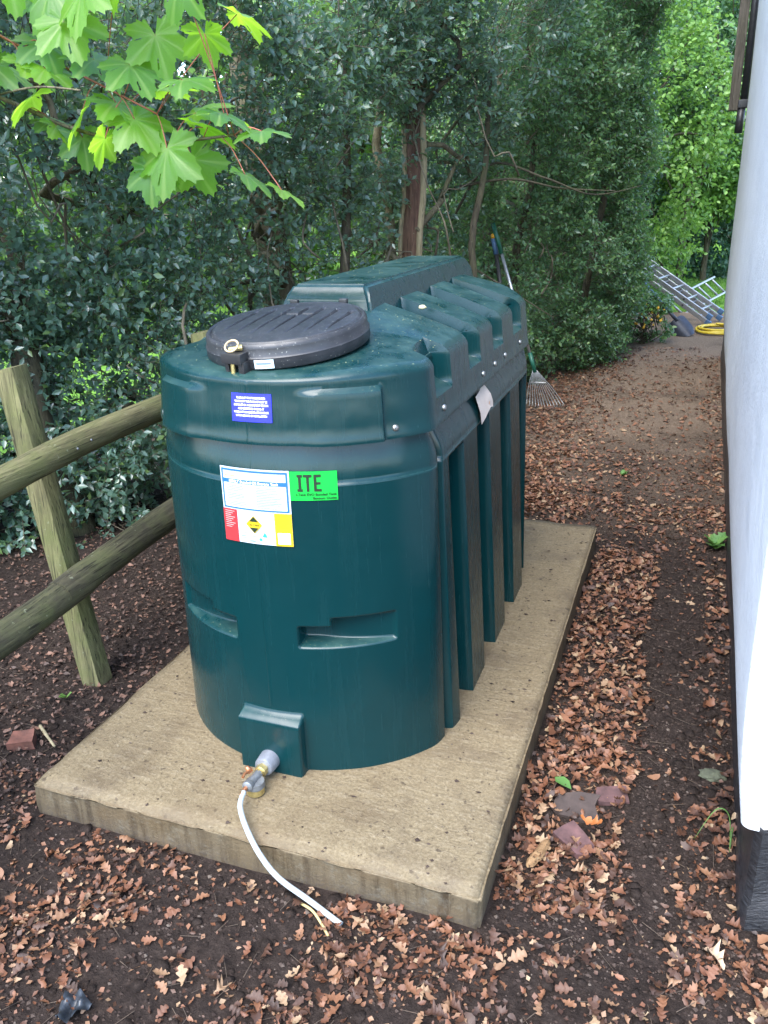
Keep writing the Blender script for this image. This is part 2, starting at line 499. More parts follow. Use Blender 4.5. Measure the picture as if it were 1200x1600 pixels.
def zlawn(x, y): return GZ + .03 + .02 * noise2(x, y, 8) - .05 * (y < 12.4)
tag(grid_sheet('lawn', lx, ly, zlawn, LAWN), kind='structure')
# open grass field behind the hedge on the left
fx = np.concatenate([[-60, -30], np.arange(-14, -4.2, .4)]); fy = np.arange(3.0, 12.4, .4)
def zfield(x, y): return GZ + .03 + .02 * noise2(x, y, 8)
tag(grid_sheet('meadow', fx, fy, zfield, LAWN), kind='structure')

# ------------------------------------------------------------------ concrete slab
bm = bmesh.new(); bmesh.ops.create_cube(bm, size=1)
SX0, SX1, SY0, SY1 = -1.647, -.331, 1.439, 3.844
for v in bm.verts:
    v.co = Vector(((SX0 + SX1) / 2 + v.co.x * (SX1 - SX0), (SY0 + SY1) / 2 + v.co.y * (SY1 - SY0), -.09 + v.co.z * .18))
bmesh.ops.subdivide_edges(bm, edges=bm.edges[:], cuts=40, use_grid_fill=True)
top_edges = [e for e in bm.edges if len(e.link_faces) == 2 and e.calc_face_angle(0) > 1]
bmesh.ops.bevel(bm, geom=top_edges, offset=.007, segments=2, affect='EDGES')
V = np.array([v.co[:] for v in bm.verts]); 
jit = (noise3(V, 16, 2) - .5)
nv = np.array([v.normal[:] for v in bm.verts])
edgeness = (np.abs(nv).max(1) < .93)
V = V + nv * (jit * np.where(edgeness, .010, .003))[:, None]
bm.verts.index_update()
F = [[v.index for v in f.verts] for f in bm.faces]; bm.free()
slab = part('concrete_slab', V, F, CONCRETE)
tag(slab, 'tan rough tamped concrete slab lying on the soil under the green tank', 'slab')

# ------------------------------------------------------------------ the tank
R_ARC, HALF, R_FIL = .48, .41, .07
YF, YR = 1.745, 3.53
YCA = YF + R_ARC
FCX = HALF - R_FIL
FDY = math.sqrt((R_ARC - R_FIL) ** 2 - FCX ** 2)
TH = math.atan2(FCX, FDY)
S1 = R_ARC * TH; S2 = S1 + R_FIL * (math.pi / 2 - TH)
YS0 = YCA - FDY; YS1 = (YF + YR) - YS0
S3 = S2 + (YS1 - YS0)
STOT = 2 * S2 + (YS1 - YS0)
def outline(s):
    """signed arc length from the front centre -> x offset, y, outward normal"""
    s = np.asarray(s, float); sg = np.where(s < 0, -1.0, 1.0); a = np.abs(s)
    back = a > (STOT / 2)
    b = np.where(back, STOT - a, a)
    t = b / R_ARC
    ax, ay, anx, any_ = R_ARC * np.sin(t), YCA - R_ARC * np.cos(t), np.sin(t), -np.cos(t)
    u = TH + (b - S1) / R_FIL
    fx_, fy_ = FCX + R_FIL * np.sin(u), YS0 - R_FIL * np.cos(u)
    x = np.where(b < S1, ax, np.where(b < S2, fx_, HALF)); y = np.where(b < S1, ay, np.where(b < S2, fy_, YS0 + b - S2))
    nx = np.where(b < S1, anx, np.where(b < S2, np.sin(u), 1.0)); ny = np.where(b < S1, any_, np.where(b < S2, -np.cos(u), 0.0))
    y = np.where(back, YF + YR - y, y); ny = np.where(back, -ny, ny)
    return sg * x, y, sg * nx, ny
def s_of_y(y): return S2 + (y - YS0)
SEAM = .978
POCK = [(2.118, 2.268), (2.444, 2.598), (2.776, 2.930), (3.112, 3.262)]
CHAN = [(2.030, 2.180), (2.382, 2.520), (2.700, 2.842), (3.022, 3.170)]
E_ = .007
def win(a, b, x, e=E_): return sstep(a - e, a + e, x) * (1 - sstep(b - e, b + e, x))

def cols(edges, fine=.012):
    s = list(np.arange(0, STOT - .004, fine)) + [STOT]
    for e in edges:
        s = [v for v in s if abs(v - e) > .0125]
        s += [e - .012, e - .007, e - .0035, e, e + .0035, e + .007, e + .012]
    s = np.unique(np.round(np.clip(s, 0, STOT), 5))
    neg = -s[1:-1][::-1]
    return np.concatenate([s, neg])          # ring order: front -> right -> back -> left -> front

def ring_faces(nc, nr):
    i, j = np.meshgrid(np.arange(nc), np.arange(nr - 1)); i = i.ravel(); j = j.ravel(); k = (i + 1) % nc
    return np.stack([j * nc + i, j * nc + k, (j + 1) * nc + k, (j + 1) * nc + i], 1)

def flare(s, z):
    b = np.abs(s)
    sidef = sstep(S2 - .03, S2 + .12, np.minimum(b, STOT - b))
    return (.014 + .030 * sidef) * (1 - np.clip(z / SEAM, 0, 1))

def lower_disp(s, z):
    """inward displacement"""
    a = np.abs(s); x, y, _, _ = outline(a)
    on_side = (a > S2 - .05) & (a < STOT - S2 + .05)
    sidef = sstep(S2 - .02, S2 + .06, np.minimum(a, STOT - a))
    D = np.zeros(np.broadcast(s, z).shape)
    for (y0, y1) in POCK:
        D = np.maximum(D, on_side * win(s_of_y(y0), s_of_y(y1), a) * .135 * (1 - sstep(.843, .862, z)))
    gy = s_of_y(2.036)
    D = np.maximum(D, win(gy - .016, gy + .016, a, .006) * .035)
    # handle recesses
    wz = np.where(a < .187, win(.405, .462, z, .005), win(.405, .487, z, .005))
    D = np.maximum(D, win(.098, .362, a, .005) * wz * np.clip(.060 * (1.15 - (a - .098) / .27), .006, .058) )
    # outlet boss: flat raised pad
    yflat = YF - .030
    need = np.clip((outline(a)[1] - yflat), .0, .06)
    D = D - (1 - sstep(.088, .097, a)) * (1 - sstep(.165, .19, z)) * np.minimum(need, .046)
    # mould line
    D = D - .0022 * (np.abs(s) < .003) * (z > .2)
    # tucked-in neck under the lid
    neck = sstep(.885, SEAM + .03, z)
    D = D + .022 * neck * (1 + .8 * sidef) + .02 * sstep(SEAM - .004, SEAM + .02, z)
    return D
edges = [0.0, .092, .098, .187, .362, s_of_y(2.020), s_of_y(2.052)] + [s_of_y(v) for p_ in POCK for v in p_]
sc = cols(edges)
zr = list(np.arange(0, SEAM, .014))
for e in (.405, .462, .487): zr = [v for v in zr if abs(v - e) > .010] + [e - .009, e - .005, e - .0025, e, e + .0025, e + .005, e + .009]
for e in (.838, .843, .848, .853, .857, .862, .868, .165, .178, .19, .925, .94, .955, .968): zr.append(e)
zr = np.array(sorted(zr) + [SEAM, SEAM + .02])
ox, oy, onx, ony_ = outline(sc)
def lower_pos(s, z, extra=0.0):
    x, y, nx, ny = outline(s)
    off = flare(s, z) - lower_disp(s, z) + extra
    return np.stack([XC + x + nx * off, y + ny * off, z * np.ones_like(x)], -1)
Vl = np.concatenate([lower_pos(sc, np.full(len(sc), z)) for z in zr])
Fl = ring_faces(len(sc), len(zr))
tank = thing('oil_tank', 'large dark green plastic oil storage tank with ribbed sides on the concrete slab', 'oil tank', (XC, 2.64, 0))
lower = part('tank_body', Vl, Fl, TANK, tank)

# upper shell
def upper_top(x, y, q, a):
    """height of the top at a point; q distance in from the outline"""
    ax = HALF - np.abs(x)
    zs = 1.160 + .40 * (ax - .03) - .2 * (ax - .03) ** 2
    zf = 1.146 + .135 * (y - 1.79) + .55 * np.clip(y - 2.17, 0, .4)
    zb = 1.165 + .55 * (YR - .02 - y)
    k = .022
    m = -k * np.log(np.exp(-zs / k) + np.exp(-zf / k) + np.exp(-zb / k))
    e = np.clip(q / .03, 0, 1)
    rim = np.minimum(m, 1.168 + .25 * q)
    return np.where(q < .03, 1.128 + (m - 1.128) * np.sqrt(np.maximum(0, 1 - (1 - e) ** 2)), m)
def chan_in(a):
    w = [win(s_of_y(y0), s_of_y(y1), a, .0033) for y0, y1 in CHAN]
    return w[0], np.maximum.reduce(w[1:])
edges_u = [0.0, .345, s_of_y(2.03) if False else .36] + [s_of_y(v) for p_ in CHAN for v in p_]
su = cols(edges_u, .011)
x0, y0, nx0, ny0 = outline(su); au = np.abs(su)
w1, w2 = chan_in(au)
rows = []
def side_row(z, extra=0.0):
    lip = .006 * (1 - sstep(SEAM, SEAM + .03, z)) - .010 * sstep(SEAM + .02, 1.14, z) + extra
    cd = (w1 * .050 * sstep(1.045, 1.075, z) + w2 * .052 * sstep(1.050, 1.080, z))
    pan = win(.135, .345, au, .005) * np.clip((au - .125) / .06, 0, 1) * .013 * (1 - sstep(1.098, 1.112, z))
    off = lip - cd + pan - .0  + .0022 * (np.abs(su) < .003)
    return np.stack([XC + x0 + nx0 * off, y0 + ny0 * off, np.full(len(su), z)], 1)
zu = [SEAM - .004, SEAM, SEAM + .004, .99, 1.0, 1.02, 1.035, 1.045, 1.052, 1.06, 1.068, 1.076, 1.085, 1.094, 1.1, 1.106, 1.112, 1.120, 1.128]
rows.append(side_row(SEAM - .004, -.02))
for z in zu: rows.append(side_row(z))
mx, my = np.zeros(len(su)), np.clip(y0, 2.2, 3.1)
L = np.hypot(x0 - mx, y0 - my)
base_off = -.010
for u in list(np.array([.01, .03, .06, .1, .15, .2, .27, .35, .44]) * .12) + [.056, .060] + list(np.linspace(.065, .93, 34)):
    q = u * L
    bx, by = x0 + nx0 * base_off, y0 + ny0 * base_off
    px_, py_ = bx * (1 - u) + mx * u, by * (1 - u) + my * u
    z = upper_top(px_, py_, q, au)
    ax_ = np.abs(px_)
    # channels continue over the shoulder: pushed inward near the rim and down on the roof
    f1 = w1 * (1 - sstep(.062, .078, q)); f2 = w2 * sstep(.135, .150, ax_)
    inn = (w1 * .050 + w2 * .052) * (1 - sstep(.0, .07, q))
    dn = f1 * .036 * sstep(0, .03, q) + f2 * .034 * sstep(0, .03, q)
    rows.append(np.stack([XC + px_ - nx0 * inn, py_ - ny0 * inn, z - dn], 1))
Vu = np.concatenate(rows); nr = len(rows); nc = len(su)
Fu = [tuple(f) for f in ring_faces(nc, nr)]
Fu.append(tuple((nr - 1) * nc + i for i in range(nc)))
mb = MB(); mb.add(Vu, Fu)
# raised ridge along the roof
bm = bmesh.new()
def loop(z, hx, ya, yb): return [bm.verts.new((XC + sx * hx, yy, z)) for sx, yy in ((-1, ya), (1, ya), (1, yb), (-1, yb))]
l0, l1, l2 = loop(1.14, .165, 2.235, 3.47), loop(1.268, .137, 2.262, 3.44), loop(1.306, .116, 2.292, 3.40)
for a_, b_ in ((l0, l1), (l1, l2)):
    for i in range(4): bm.faces.new((a_[i], a_[(i + 1) % 4], b_[(i + 1) % 4], b_[i]))
bm.faces.new(l2)
bmesh.ops.bevel(bm, geom=[e for e in bm.edges if len(e.link_faces) == 2], offset=.010, segments=3, affect='EDGES')
bmesh.ops.subdivide_edges(bm, edges=[e for e in bm.edges if e.calc_length() > .2], cuts=6, use_grid_fill=True)
bm.verts.index_update()
mb.add(np.array([v.co[:] for v in bm.verts]), [[v.index for v in f.verts] for f in bm.faces]); bm.free()
upper = mb.build('tank_top', TANK, tank)
sharp(upper, 38)

# manway lid (tilted a little to the front)
LC = np.array([-1.02, 2.013, 1.238]); TY, TX, LR = math.tan(.123), math.tan(.032), .2205
def lid_pt(x, y, h):
    return np.stack([LC[0] + x - h * TX, LC[1] + y - h * TY, LC[2] + h + TY * y + TX * x], -1)
nA = 300
ang = np.linspace(0, 2 * math.pi, nA, endpoint=False)
prof = [(.985, -.062), (1.0, -.058), (1.0, -.040), (1.004, -.034), (.985, -.030), (.985, -.012), (.975, -.004), (.955, 0), (.93, -.001), (.915, -.005), (.905, -.004), (.895, .001)]
rows = [lid_pt(LR * r * np.cos(ang), LR * r * np.sin(ang), np.full(nA, h)) for r, h in prof]
def lid_groove(x, y):
    h = .004 * (1 - (x * x + y * y) / LR ** 2)
    for i in range(-3, 4):
        xi = i * .049 + .006
        ylen0, ylen1 = -.135 * math.sqrt(max(0, 1 - (xi / .21) ** 2)), .145 * math.sqrt(max(0, 1 - (xi / .21) ** 2))
        t = np.clip((y - ylen0) / (ylen1 - ylen0), 0, 1)
        wdt = .003 + .011 * t
        inside = (y > ylen0) & (y < ylen1)
        dx = (x - xi + .10 * (y - ylen0) * 0)
        g = np.clip(1 - np.abs(dx / wdt - .0), 0, 1) 
        h = h - inside * np.where(dx > 0, sstep(0, 1, 1 - dx / wdt) * (dx < wdt), sstep(0, 1, 1 + dx / .004) * (dx > -.004)) * .011 * np.minimum(1, t * 3) * np.minimum(1, (1 - t) * 12)
    h = h - win(-.05, .05, x, .003) * win(.055, .068, y, .003) * .006
    return h
rr = np.linspace(.885, .01, 110)
for r in rr:
    x, y = LR * r * np.cos(ang), LR * r * np.sin(ang)
    rows.append(lid_pt(x, y, .001 + lid_groove(x, y)))
# finer top as a separate xy grid would shade better: polar grid is enough at this size
Vd = np.concatenate(rows)
Fd = [tuple(f) for f in ring_faces(nA, len(rows))] + [tuple((len(rows) - 1) * nA + i for i in range(nA))]
lid = part('manway_lid', Vd, Fd, LIDM, tank)
sharp(lid, 50)
def lid_frame(x, y, h): return lid_pt(np.array([x]), np.array([y]), np.array([h]))[0]
# front catch
a_c = -1.73
cx_, cy_ = LR * math.cos(a_c), LR * math.sin(a_c)
rot = Matrix.Rotation(a_c + math.pi / 2, 3, 'Z')
mb = MB()
def rl(x, y, z): v = rot @ Vector((x, y, 0)); return lid_frame(cx_ + v.x, cy_ + v.y, z)
rr3 = np.array(Matrix.Rotation(math.atan(TY), 3, 'X') @ rot)
mb.box(rl(0, -.006, -.027), (.062, .044, .026), rr3, .004)
mb.box(rl(-.022, -.006, -.056), (.012, .030, .040), rr3, .003)
mb.box(rl(.024, -.006, -.056), (.018, .034, .040), rr3, .003)
catch = mb.build('lid_catch', BLACKP, lid); sharp(catch)
mb = MB(); c0 = rl(-.002, -.020, -.045)
mb.lathe([(.006, -.030), (.006, .02)], c0, n=12).lathe([(.013, -.034), (.013, -.028)], c0, n=16)
sharp(mb.build('catch_bolt', BRASS, lid))
mb = MB(); t = np.linspace(0, 2 * math.pi, 28)
mb.tube(np.array([rl(-.002 + .021 * math.cos(q), -.012 + .007 * math.sin(q), .002 + .012 * math.sin(q) + .003 * math.cos(q)) for q in t]), .0028, 8)
mb.build('cream_tie', CREAM, lid)
mb = MB(); mb.tube([rl(-.014, -.008, -.008), rl(.006, -.004, -.006)], .006, 8).tube([rl(.004, -.002, -.006), rl(.016, .006, -.006)], .008, 8)
sharp(mb.build('catch_pin', BRASS, lid))
for xx in (-.075, .08):
    mb = MB(); mb.box(lid_frame(xx, .212, .000), (.024, .016, .014), None, .003)
    mb.build('lid_hinge', BLACKP, lid)

# screws
def screw(P, n):
    mb = MB(); mb.lathe([(.009, -.003), (.009, .002), (.006, .0055), (.003, .006)], P, n, 14)
    sharp(mb.build('screw', STEEL, tank), 50)
for y in (2.084, 2.534, 2.700, 2.86, 3.128):
    screw((XC + HALF + .001, y, 1.008), (1, 0, 0))
    screw((XC - HALF - .001, y, 1.008), (-1, 0, 0))
def upper_pos(s, z, extra):
    x, y, nx, ny = outline(s)
    off = .006 * (1 - sstep(SEAM, SEAM + .03, z)) - .010 * sstep(SEAM + .02, 1.14, z) + extra
    return np.stack([XC + x + nx * off, y + ny * off, z * np.ones_like(x)], -1)
for s_ in (.378, -.378):
    x, y, nx, ny = outline(np.array(s_)); P = upper_pos(np.array(s_), 1.0, 0.0)
    screw(P, (float(nx), float(ny), 0))

# stickers: patches and lettering that follow the curved wall
def low_surf(s, z, extra):
    x, y, nx, ny = outline(s); off = flare(s, z) + extra
    return np.stack([XC + x + nx * off, y + ny * off, z * np.ones_like(x)], -1)
def patch(name, s0, s1, z0, z1, mat, parent, surf=low_surf, extra=.0022, skew=0.0):
    ns = max(2, int((s1 - s0) / .008) + 2)
    s = np.linspace(s0, s1, ns); V = []
    for z in (z0, z1):
        V.append(surf(s, z + skew * (s - s0), extra))
    V = np.concatenate(V); F = [(i, i + 1, ns + i + 1, ns + i) for i in range(ns - 1)]
    return part(name, V, F, mat, parent)
def multi(name, rects, mat, parent, surf=low_surf, extra=.0034, skew=0.0, sref=0.0):
    mb = MB()
    for (s0, s1, z0, z1) in rects:
        ns = max(2, int((s1 - s0) / .012) + 2); s = np.linspace(s0, s1, ns)
        V = np.concatenate([surf(s, z + skew * (s - sref), extra) for z in (z0, z1)])
        mb.add(V, [(i, i + 1, ns + i + 1, ns + i) for i in range(ns - 1)])
    return mb.build(name, mat, parent)
def text(name, txt, s0, z0, h, mat, parent, width=None, bold=0.0, surf=low_surf, extra=.0036, align='L', skew=0.0, sref=0.0):
    cu = bpy.data.curves.new('t', 'FONT'); cu.body = txt; cu.size = 1; cu.offset = bold; cu.resolution_u = 3
    o = bpy.data.objects.new('t', cu); COL.objects.link(o)
    bpy.context.view_layer.update()
    me = o.evaluated_get(bpy.context.evaluated_depsgraph_get()).to_mesh()
    V = np.array([v.co[:] for v in me.vertices]); F = [tuple(p_.vertices) for p_ in me.polygons]
    o.to_mesh_clear(); bpy.data.objects.remove(o); bpy.data.curves.remove(cu)
    k = h / .70; x = V[:, 0] - V[:, 0].min(); kx = k if width is None else width / x.max()
    x = x * kx
    if align == 'C': x = x - x.max() / 2
    if align == 'R': x = x - x.max()
    s = s0 + x; z = z0 + V[:, 1] * k + skew * (s0 + x - sref)
    P = surf(s, z, extra)
    return part(name, P, F, mat, parent, smooth=False)
# big white sign
sg = patch('information_sticker', -.0965, .1005, .702, .908, ST_WHITE, tank)
SK = dict(skew=0.0)
multi('sticker_border', [(-.092, .096, .8985, .9035), (-.092, .096, .7955, .7995), (-.092, -.088, .7995, .8985), (.0915, .096, .7995, .8985)], ST_BLUE, sg)
multi('title_bar', [(-.088, .0915, .8660, .8765)], ST_BLUE, sg)
text('title_lettering', '1000LT Bunded Oil Storage Tank', .002, .8680, .0068, ST_PRINTW, sg, width=.140, bold=.02, align='C', extra=.0046)
r_ = random.Random(3)
lines = []
for k in range(13):
    z = .858 - k * .0044
    if k not in (4, 9): lines.append((-.080, -.080 + r_.uniform(.045, .068), z, z + .0016))
    lines.append((.008, .008 + r_.uniform(.03, .076), z - .001, z + .0006))
for k in range(4): lines.append((-.010, r_.uniform(.03, .08), .893 - k * .005, .8941 - k * .005))
lines += [(-.083, -.060, .8935, .8947)]
tag(multi('small_print', lines, ST_GREY, sg), kind='stuff')
multi('faint_heading', [(-.083, -.050, .884, .8868), (-.080, -.038, .880, .8815)], ST_ORANGE, sg)
multi('red_panel', [(-.0965, -.0530, .702, .7925)], ST_RED, sg)
multi('red_panel_print', [(-.090, -.060 - .006 * (k % 3), .786 - k * .0056, .7875 - k * .0056) for k in range(9)], ST_PINK, sg, extra=.0044)
multi('yellow_panel', [(.0540, .1005, .702, .7925)], ST_YELLOW, sg)
multi('yellow_panel_print', [(.060, .092 - .008 * (k % 2), .786 - k * .0052, .787 - k * .0052) for k in range(7)], ST_DKYEL, sg, extra=.0044)
multi('table_panel', [(.061, .094, .708, .739)], ST_PALE, sg, extra=.0044)
def poly(name, pts, mat, parent, extra):
    pts = np.array(pts); return part(name, low_surf(pts[:, 0], pts[:, 1], extra), [tuple(range(len(pts)))], mat, parent, smooth=False)
DC, DZ = -.004, .7565
poly('warning_diamond', [(DC - .0235, DZ), (DC, DZ - .025), (DC + .0235, DZ), (DC, DZ + .025)], ST_YELLOW, sg, .0044)
poly('diamond_black_top', [(DC - .013, DZ + .0085), (DC + .006, DZ + .0085), (DC + .013, DZ + .0085), (DC, DZ + .0225)], ST_BLACK, sg, .0052)
poly('diamond_black_foot', [(DC - .013, DZ - .0085), (DC, DZ - .0225), (DC + .013, DZ - .0085)], ST_BLACK, sg, .0052)
text('diamond_lettering', 'OIL CARE', DC, DZ - .003, .0052, ST_BLACK, sg, width=.030, bold=.01, align='C', extra=.0054)
mk = [(-.048, -.026, .7305, .732), (-.045, -.030, .720, .7225), (-.048, -.028, .716, .7172), (-.020, .002, .7225, .724), (-.020, -.003, .7080, .7115), (.022, .038, .714, .7155), (.022, .044, .7085, .710)]
tag(multi('footer_marks', mk, ST_GREY, sg), kind='stuff')
poly('green_triangle_mark', [(.018, .7245), (.032, .7245), (.025, .737)], ST_TEAL, sg, .0044)
th = np.linspace(0, 2 * math.pi, 12, endpoint=False)
poly('round_teal_mark', [(.0125 + .004 * math.cos(q), .7165 + .004 * math.sin(q)) for q in th], ST_TEAL, sg, .0044)
# green sign
gs = patch('green_sticker', .1015, .2215, .8290, .9065, ST_GREEN, tank, skew=.0)
mb = MB()
def letter_rects(L_):
    (x0, x1, z0, z1), w = L_['box'], .0075
    return []
# blocky ITE with serifs on the I
IT = [(.120, .134, .8915, .8985), (.1235, .1305, .8605, .8915), (.120, .134, .8535, .8605),
      (.1365, .1580, .8915, .8985), (.1440, .1505, .8535, .8915),
      (.1625, .1695, .8535, .8985), (.1695, .1810, .8915, .8985), (.1695, .1795, .8720, .8785), (.1695, .1815, .8535, .8605)]
multi('big_lettering', IT, ST_BLACK, gs)
text('small_lettering', 'i-Tank EVO Bunded Tank', .2190, .8425, .0066, ST_DKGREEN, gs, width=.103, bold=.03, align='R')
text('foot_lettering', 'Bottom Outlet', .2190, .8325, .0064, ST_DKGREEN, gs, width=.060, bold=.03, align='R')
# blue sign on the lid shell
bs = patch('blue_sticker', -.0425, .0680, 1.031, 1.1015, ST_NAVY, tank, surf=upper_pos, extra=.0022)
for k, (tx, wd) in enumerate([('TO QUALIFY FOR THE EXTENDED', .080), ('WARRANTY THIS PRODUCT MUST BE', .090), ('INSTALLED BY A COMPETENT PERSON', .094), ('AND REGISTERED ONLINE AT', .072), ('WARRANTY.CARBERYPLASTICS.CO.UK', .096), ('WITHIN 28 DAYS OF INSTALLATION', .086)]):
    text('lettering_line', tx, .0125, 1.0882 - k * .0088, .0052, ST_PRINTW, bs, width=wd, bold=.022, surf=upper_pos, align='C')
# pale label on the black lid rim
def rim_surf(s, z, extra):
    a = -math.pi / 2 + s / LR; r = LR * 1.0 + extra
    return lid_pt(r * np.cos(a), r * np.sin(a), z)
ls = patch('lid_label', .012, .062, -.058, -.036, flat('label_pale_blue', (.55, .68, .74)), lid, surf=rim_surf, extra=.0025)
multi('label_print', [(.017, .055, -.0475, -.0425), (.017, .050, -.053, -.0515)], ST_GREY, ls, surf=rim_surf, extra=.0036)
# torn paper label on the ribbed side
def side_surf(y, z, extra):
    s = s_of_y(np.asarray(y, float)); z = np.asarray(z, float)
    P = np.array([lower_pos(np.array([s_]), np.array([z_]))[0] for s_, z_ in zip(s, z)])
    P[:, 0] += extra; return P
tp = [(2.450, .952), (2.515, .957), (2.560, .971), (2.585, .966), (2.605, .930), (2.628, .900), (2.632, .878), (2.60, .886), (2.565, .879), (2.530, .868), (2.470, .859), (2.455, .90)]
tp = np.array(tp)
def label_x(z): return XC + HALF + .012 + .010 * (1 - z / SEAM) - .55 * np.clip(z - .925, 0, 1)
V = np.column_stack([label_x(tp[:, 1]), tp[:, 0], tp[:, 1]])
pl = part('torn_label', np.concatenate([V, [V.mean(0)]]), [(i, (i + 1) % len(tp), len(tp)) for i in range(len(tp))], PAPER, tank)
c_ = V.mean(0) + np.array([.004, 0, 0]); c_[0] = label_x(c_[2]) + .006
part('orange_mark', [c_ + np.array([0, -.004, -.006]), c_ + np.array([0, .008, -.006]), c_ + np.array([0, .008, .004]), c_ + np.array([0, -.004, .004])], [(0, 1, 2, 3)], ST_ORANGE, pl)
# pale dropping, a little lump on the shell
def lump(name, c, r, mat, parent=None, seed=1, n=2, squash=(1, 1, .5)):
    bm = bmesh.new(); bmesh.ops.create_icosphere(bm, subdivisions=n, radius=1)
    V = np.array([v.co[:] for v in bm.verts]); F = [[v.index for v in f.verts] for f in bm.faces]; bm.free()
    k = 1 + .5 * (noise3(V * 1.7 + seed * 3.1, 1.3, seed) - .5) + .25 * (noise3(V * 1.7 + seed, 3.5, seed) - .5)
    V = V * k[:, None] * np.array(squash) * r + np.array(c)
    return part(name, V, F, mat, parent)
lump('dropping', (-.778, 2.46, 1.222), .013, flat('dropping_yellow', (.6, .55, .33), .8), tank, 4)
# crumbs of blossom and dust lying on the roof
cr = []
for k in range(420):
    x = rng.uniform(-.39, .39); y = rng.uniform(1.80, 3.45)
    if abs(x) < .125 and y > 2.28: z = 1.306
    else:
        if (x + .008) ** 2 + (y - 2.0) ** 2 < .235 ** 2: continue
        q = HALF - abs(x); q = min(q, y - (YCA - math.sqrt(max(R_ARC ** 2 - x * x, 0))))
        if q < .03: continue
        z = float(upper_top(np.array([x]), np.array([y]), np.array([q]), None)[0])
        if q > .05 and any(a_ - .01 < y < b_ + .01 for a_, b_ in CHAN[1:]) and abs(x) > .13: z -= .034
    s_ = rng.uniform(.0008, .0024)
    cr.append((XC + x, y, z, s_))
Vc, Fc = [], []
octa = np.array([(1, 0, 0), (-1, 0, 0), (0, 1, 0), (0, -1, 0), (0, 0, 1), (0, 0, -1)], float)
octf = np.array([(0, 2, 4), (2, 1, 4), (1, 3, 4), (3, 0, 4), (2, 0, 5), (1, 2, 5), (3, 1, 5), (0, 3, 5)])
for i, (x, y, z, s_) in enumerate(cr):
    Vc.append(octa * s_ * rng.uniform(.6, 1.4, (6, 1)) * np.array([1, 1, .5]) + np.array([x, y, z])); Fc.append(octf + 6 * i)
cb = part('blossom_crumbs', np.concatenate(Vc), np.concatenate(Fc), flat('crumb_pale', (.25, .27, .15), .9), tank)
cb['kind'] = 'stuff'

# outlet fitting
vx, vz = -1.014, .043
mb = MB(); mb.lathe([(.036, 0), (.036, .010), (.031, .014), (.029, .05), (.026, .056), (.018, .058)], (vx, 1.716, vz), (0, -1, 0), 28)
vf = sharp(mb.build('outlet_flange', FLANGE, tank), 40)
mb = MB(); mb.lathe([(.018, 0), (.018, .018), (.013, .02), (.013, .03)], (vx, 1.660, vz), (0, -1, 0), 6)
sharp(mb.build('hex_nut', BRASS, tank), 30)
mb = MB(); mb.tube(spline([(vx, 1.634, vz), (vx - .002, 1.61, vz), (vx - .004, 1.585, vz)], 8), .0125, 12)
mb.lathe([(.026, .004), (.027, -.012), (.024, -.016)], (vx + .004, 1.603, vz - .004), (0, 0, 1), 20)
mb.lathe([(.011, 0), (.016, .008), (.016, .02), (.011, .024)], (vx - .004, 1.594, vz), (0, -1, 0), 14)
sharp(mb.build('valve_body', PEWTER, tank), 40)
mb = MB(); mb.lathe([(.024, 0), (.025, -.020), (.018, -.025)], (vx + .004, 1.603, vz - .017), (0, 0, 1), 20)
sharp(mb.build('filter_bowl', BRASS, tank), 40)
mb = MB(); mb.lathe([(.008, 0), (.010, .006), (.006, .020)], (vx - .022, 1.628, vz + .004), (-.6, 0, .8), 10)
mb.tube([(vx - .020, 1.630, vz + .012), (vx - .026, 1.600, vz + .018), (vx - .024, 1.588, vz + .016)], .0045, 8)
sharp(mb.build('valve_lever', COPPER, tank), 40)

fp = thing('fuel_pipe', 'white sleeved copper pipe curving from the tank outlet over the slab edge', 'pipe', (-1.02, 1.57, .04))
mb = MB(); mb.tube(spline([(vx - .004, 1.578, vz), (-1.021, 1.562, .042), (-1.018, 1.54, .040)], 8), .0058, 10)
mb.build('copper_end', COPPER, fp)
cl = spline([(-1.019, 1.556, .041), (-1.004, 1.508, .034), (-.955, 1.452, .022), (-.893, 1.405, -.004), (-.832, 1.383, -.040), (-.745, 1.372, -.074), (-.648, 1.342, -.088)], 40)
mb = MB(); mb.tube(cl, .0074, 12)
mb.build('white_sleeve', WHITEP, fp)

# ------------------------------------------------------------------ house
house = thing('house', 'white rendered house wall with a black painted plinth at the right edge', 'house', (.6, 1.65, GZ))
def wall_x(y, z):
    return .190 + .0146 * (y - 1.65) + .030 * np.exp(-np.clip(z - .19, 0, 9) / .16) + .010 * (noise2(y * 1.6, z * 1.3, 21) - .5) - .004 * (z > 9)
YW0, YW1, RC = 1.650, 9.0, .022
path = []
for x in np.linspace(3.2, .26, 24): path.append((x, 'f', x))
for q in np.linspace(0, math.pi / 2, 9)[1:-1]: path.append((None, 'c', q))
for y in np.linspace(YW0 + RC, YW1, 70): path.append((None, 's', y))
path.append((None, 'e', 0)); path.append((None, 'e', 1))
zs = np.concatenate([[.186, .192, .2], np.linspace(.22, 3.9, 60)])
V = []
for z in zs:
    for (_, k, v) in path:
        if k == 'f': P = (v, YW0 + .008 * (noise2(np.array([v * 2.]), np.array([z * 2.]), 4)[0] - .5), z)
        elif k == 'c':
            xw = float(wall_x(YW0 + RC, z)); P = (xw + RC - RC * math.sin(v), YW0 + RC - RC * math.cos(v), z)
        elif k == 's': P = (float(wall_x(np.array(v), np.array(z))), v, z)
        else: P = (float(wall_x(np.array(YW1), np.array(z))) + 0.02 + 2.9 * v, YW1 + .02, z)
        V.append(P)
npth = len(path); F = []
for i in range(len(zs) - 1):
    for j in range(npth - 1): F.append((i * npth + j + 1, i * npth + j, (i + 1) * npth + j, (i + 1) * npth + j + 1))
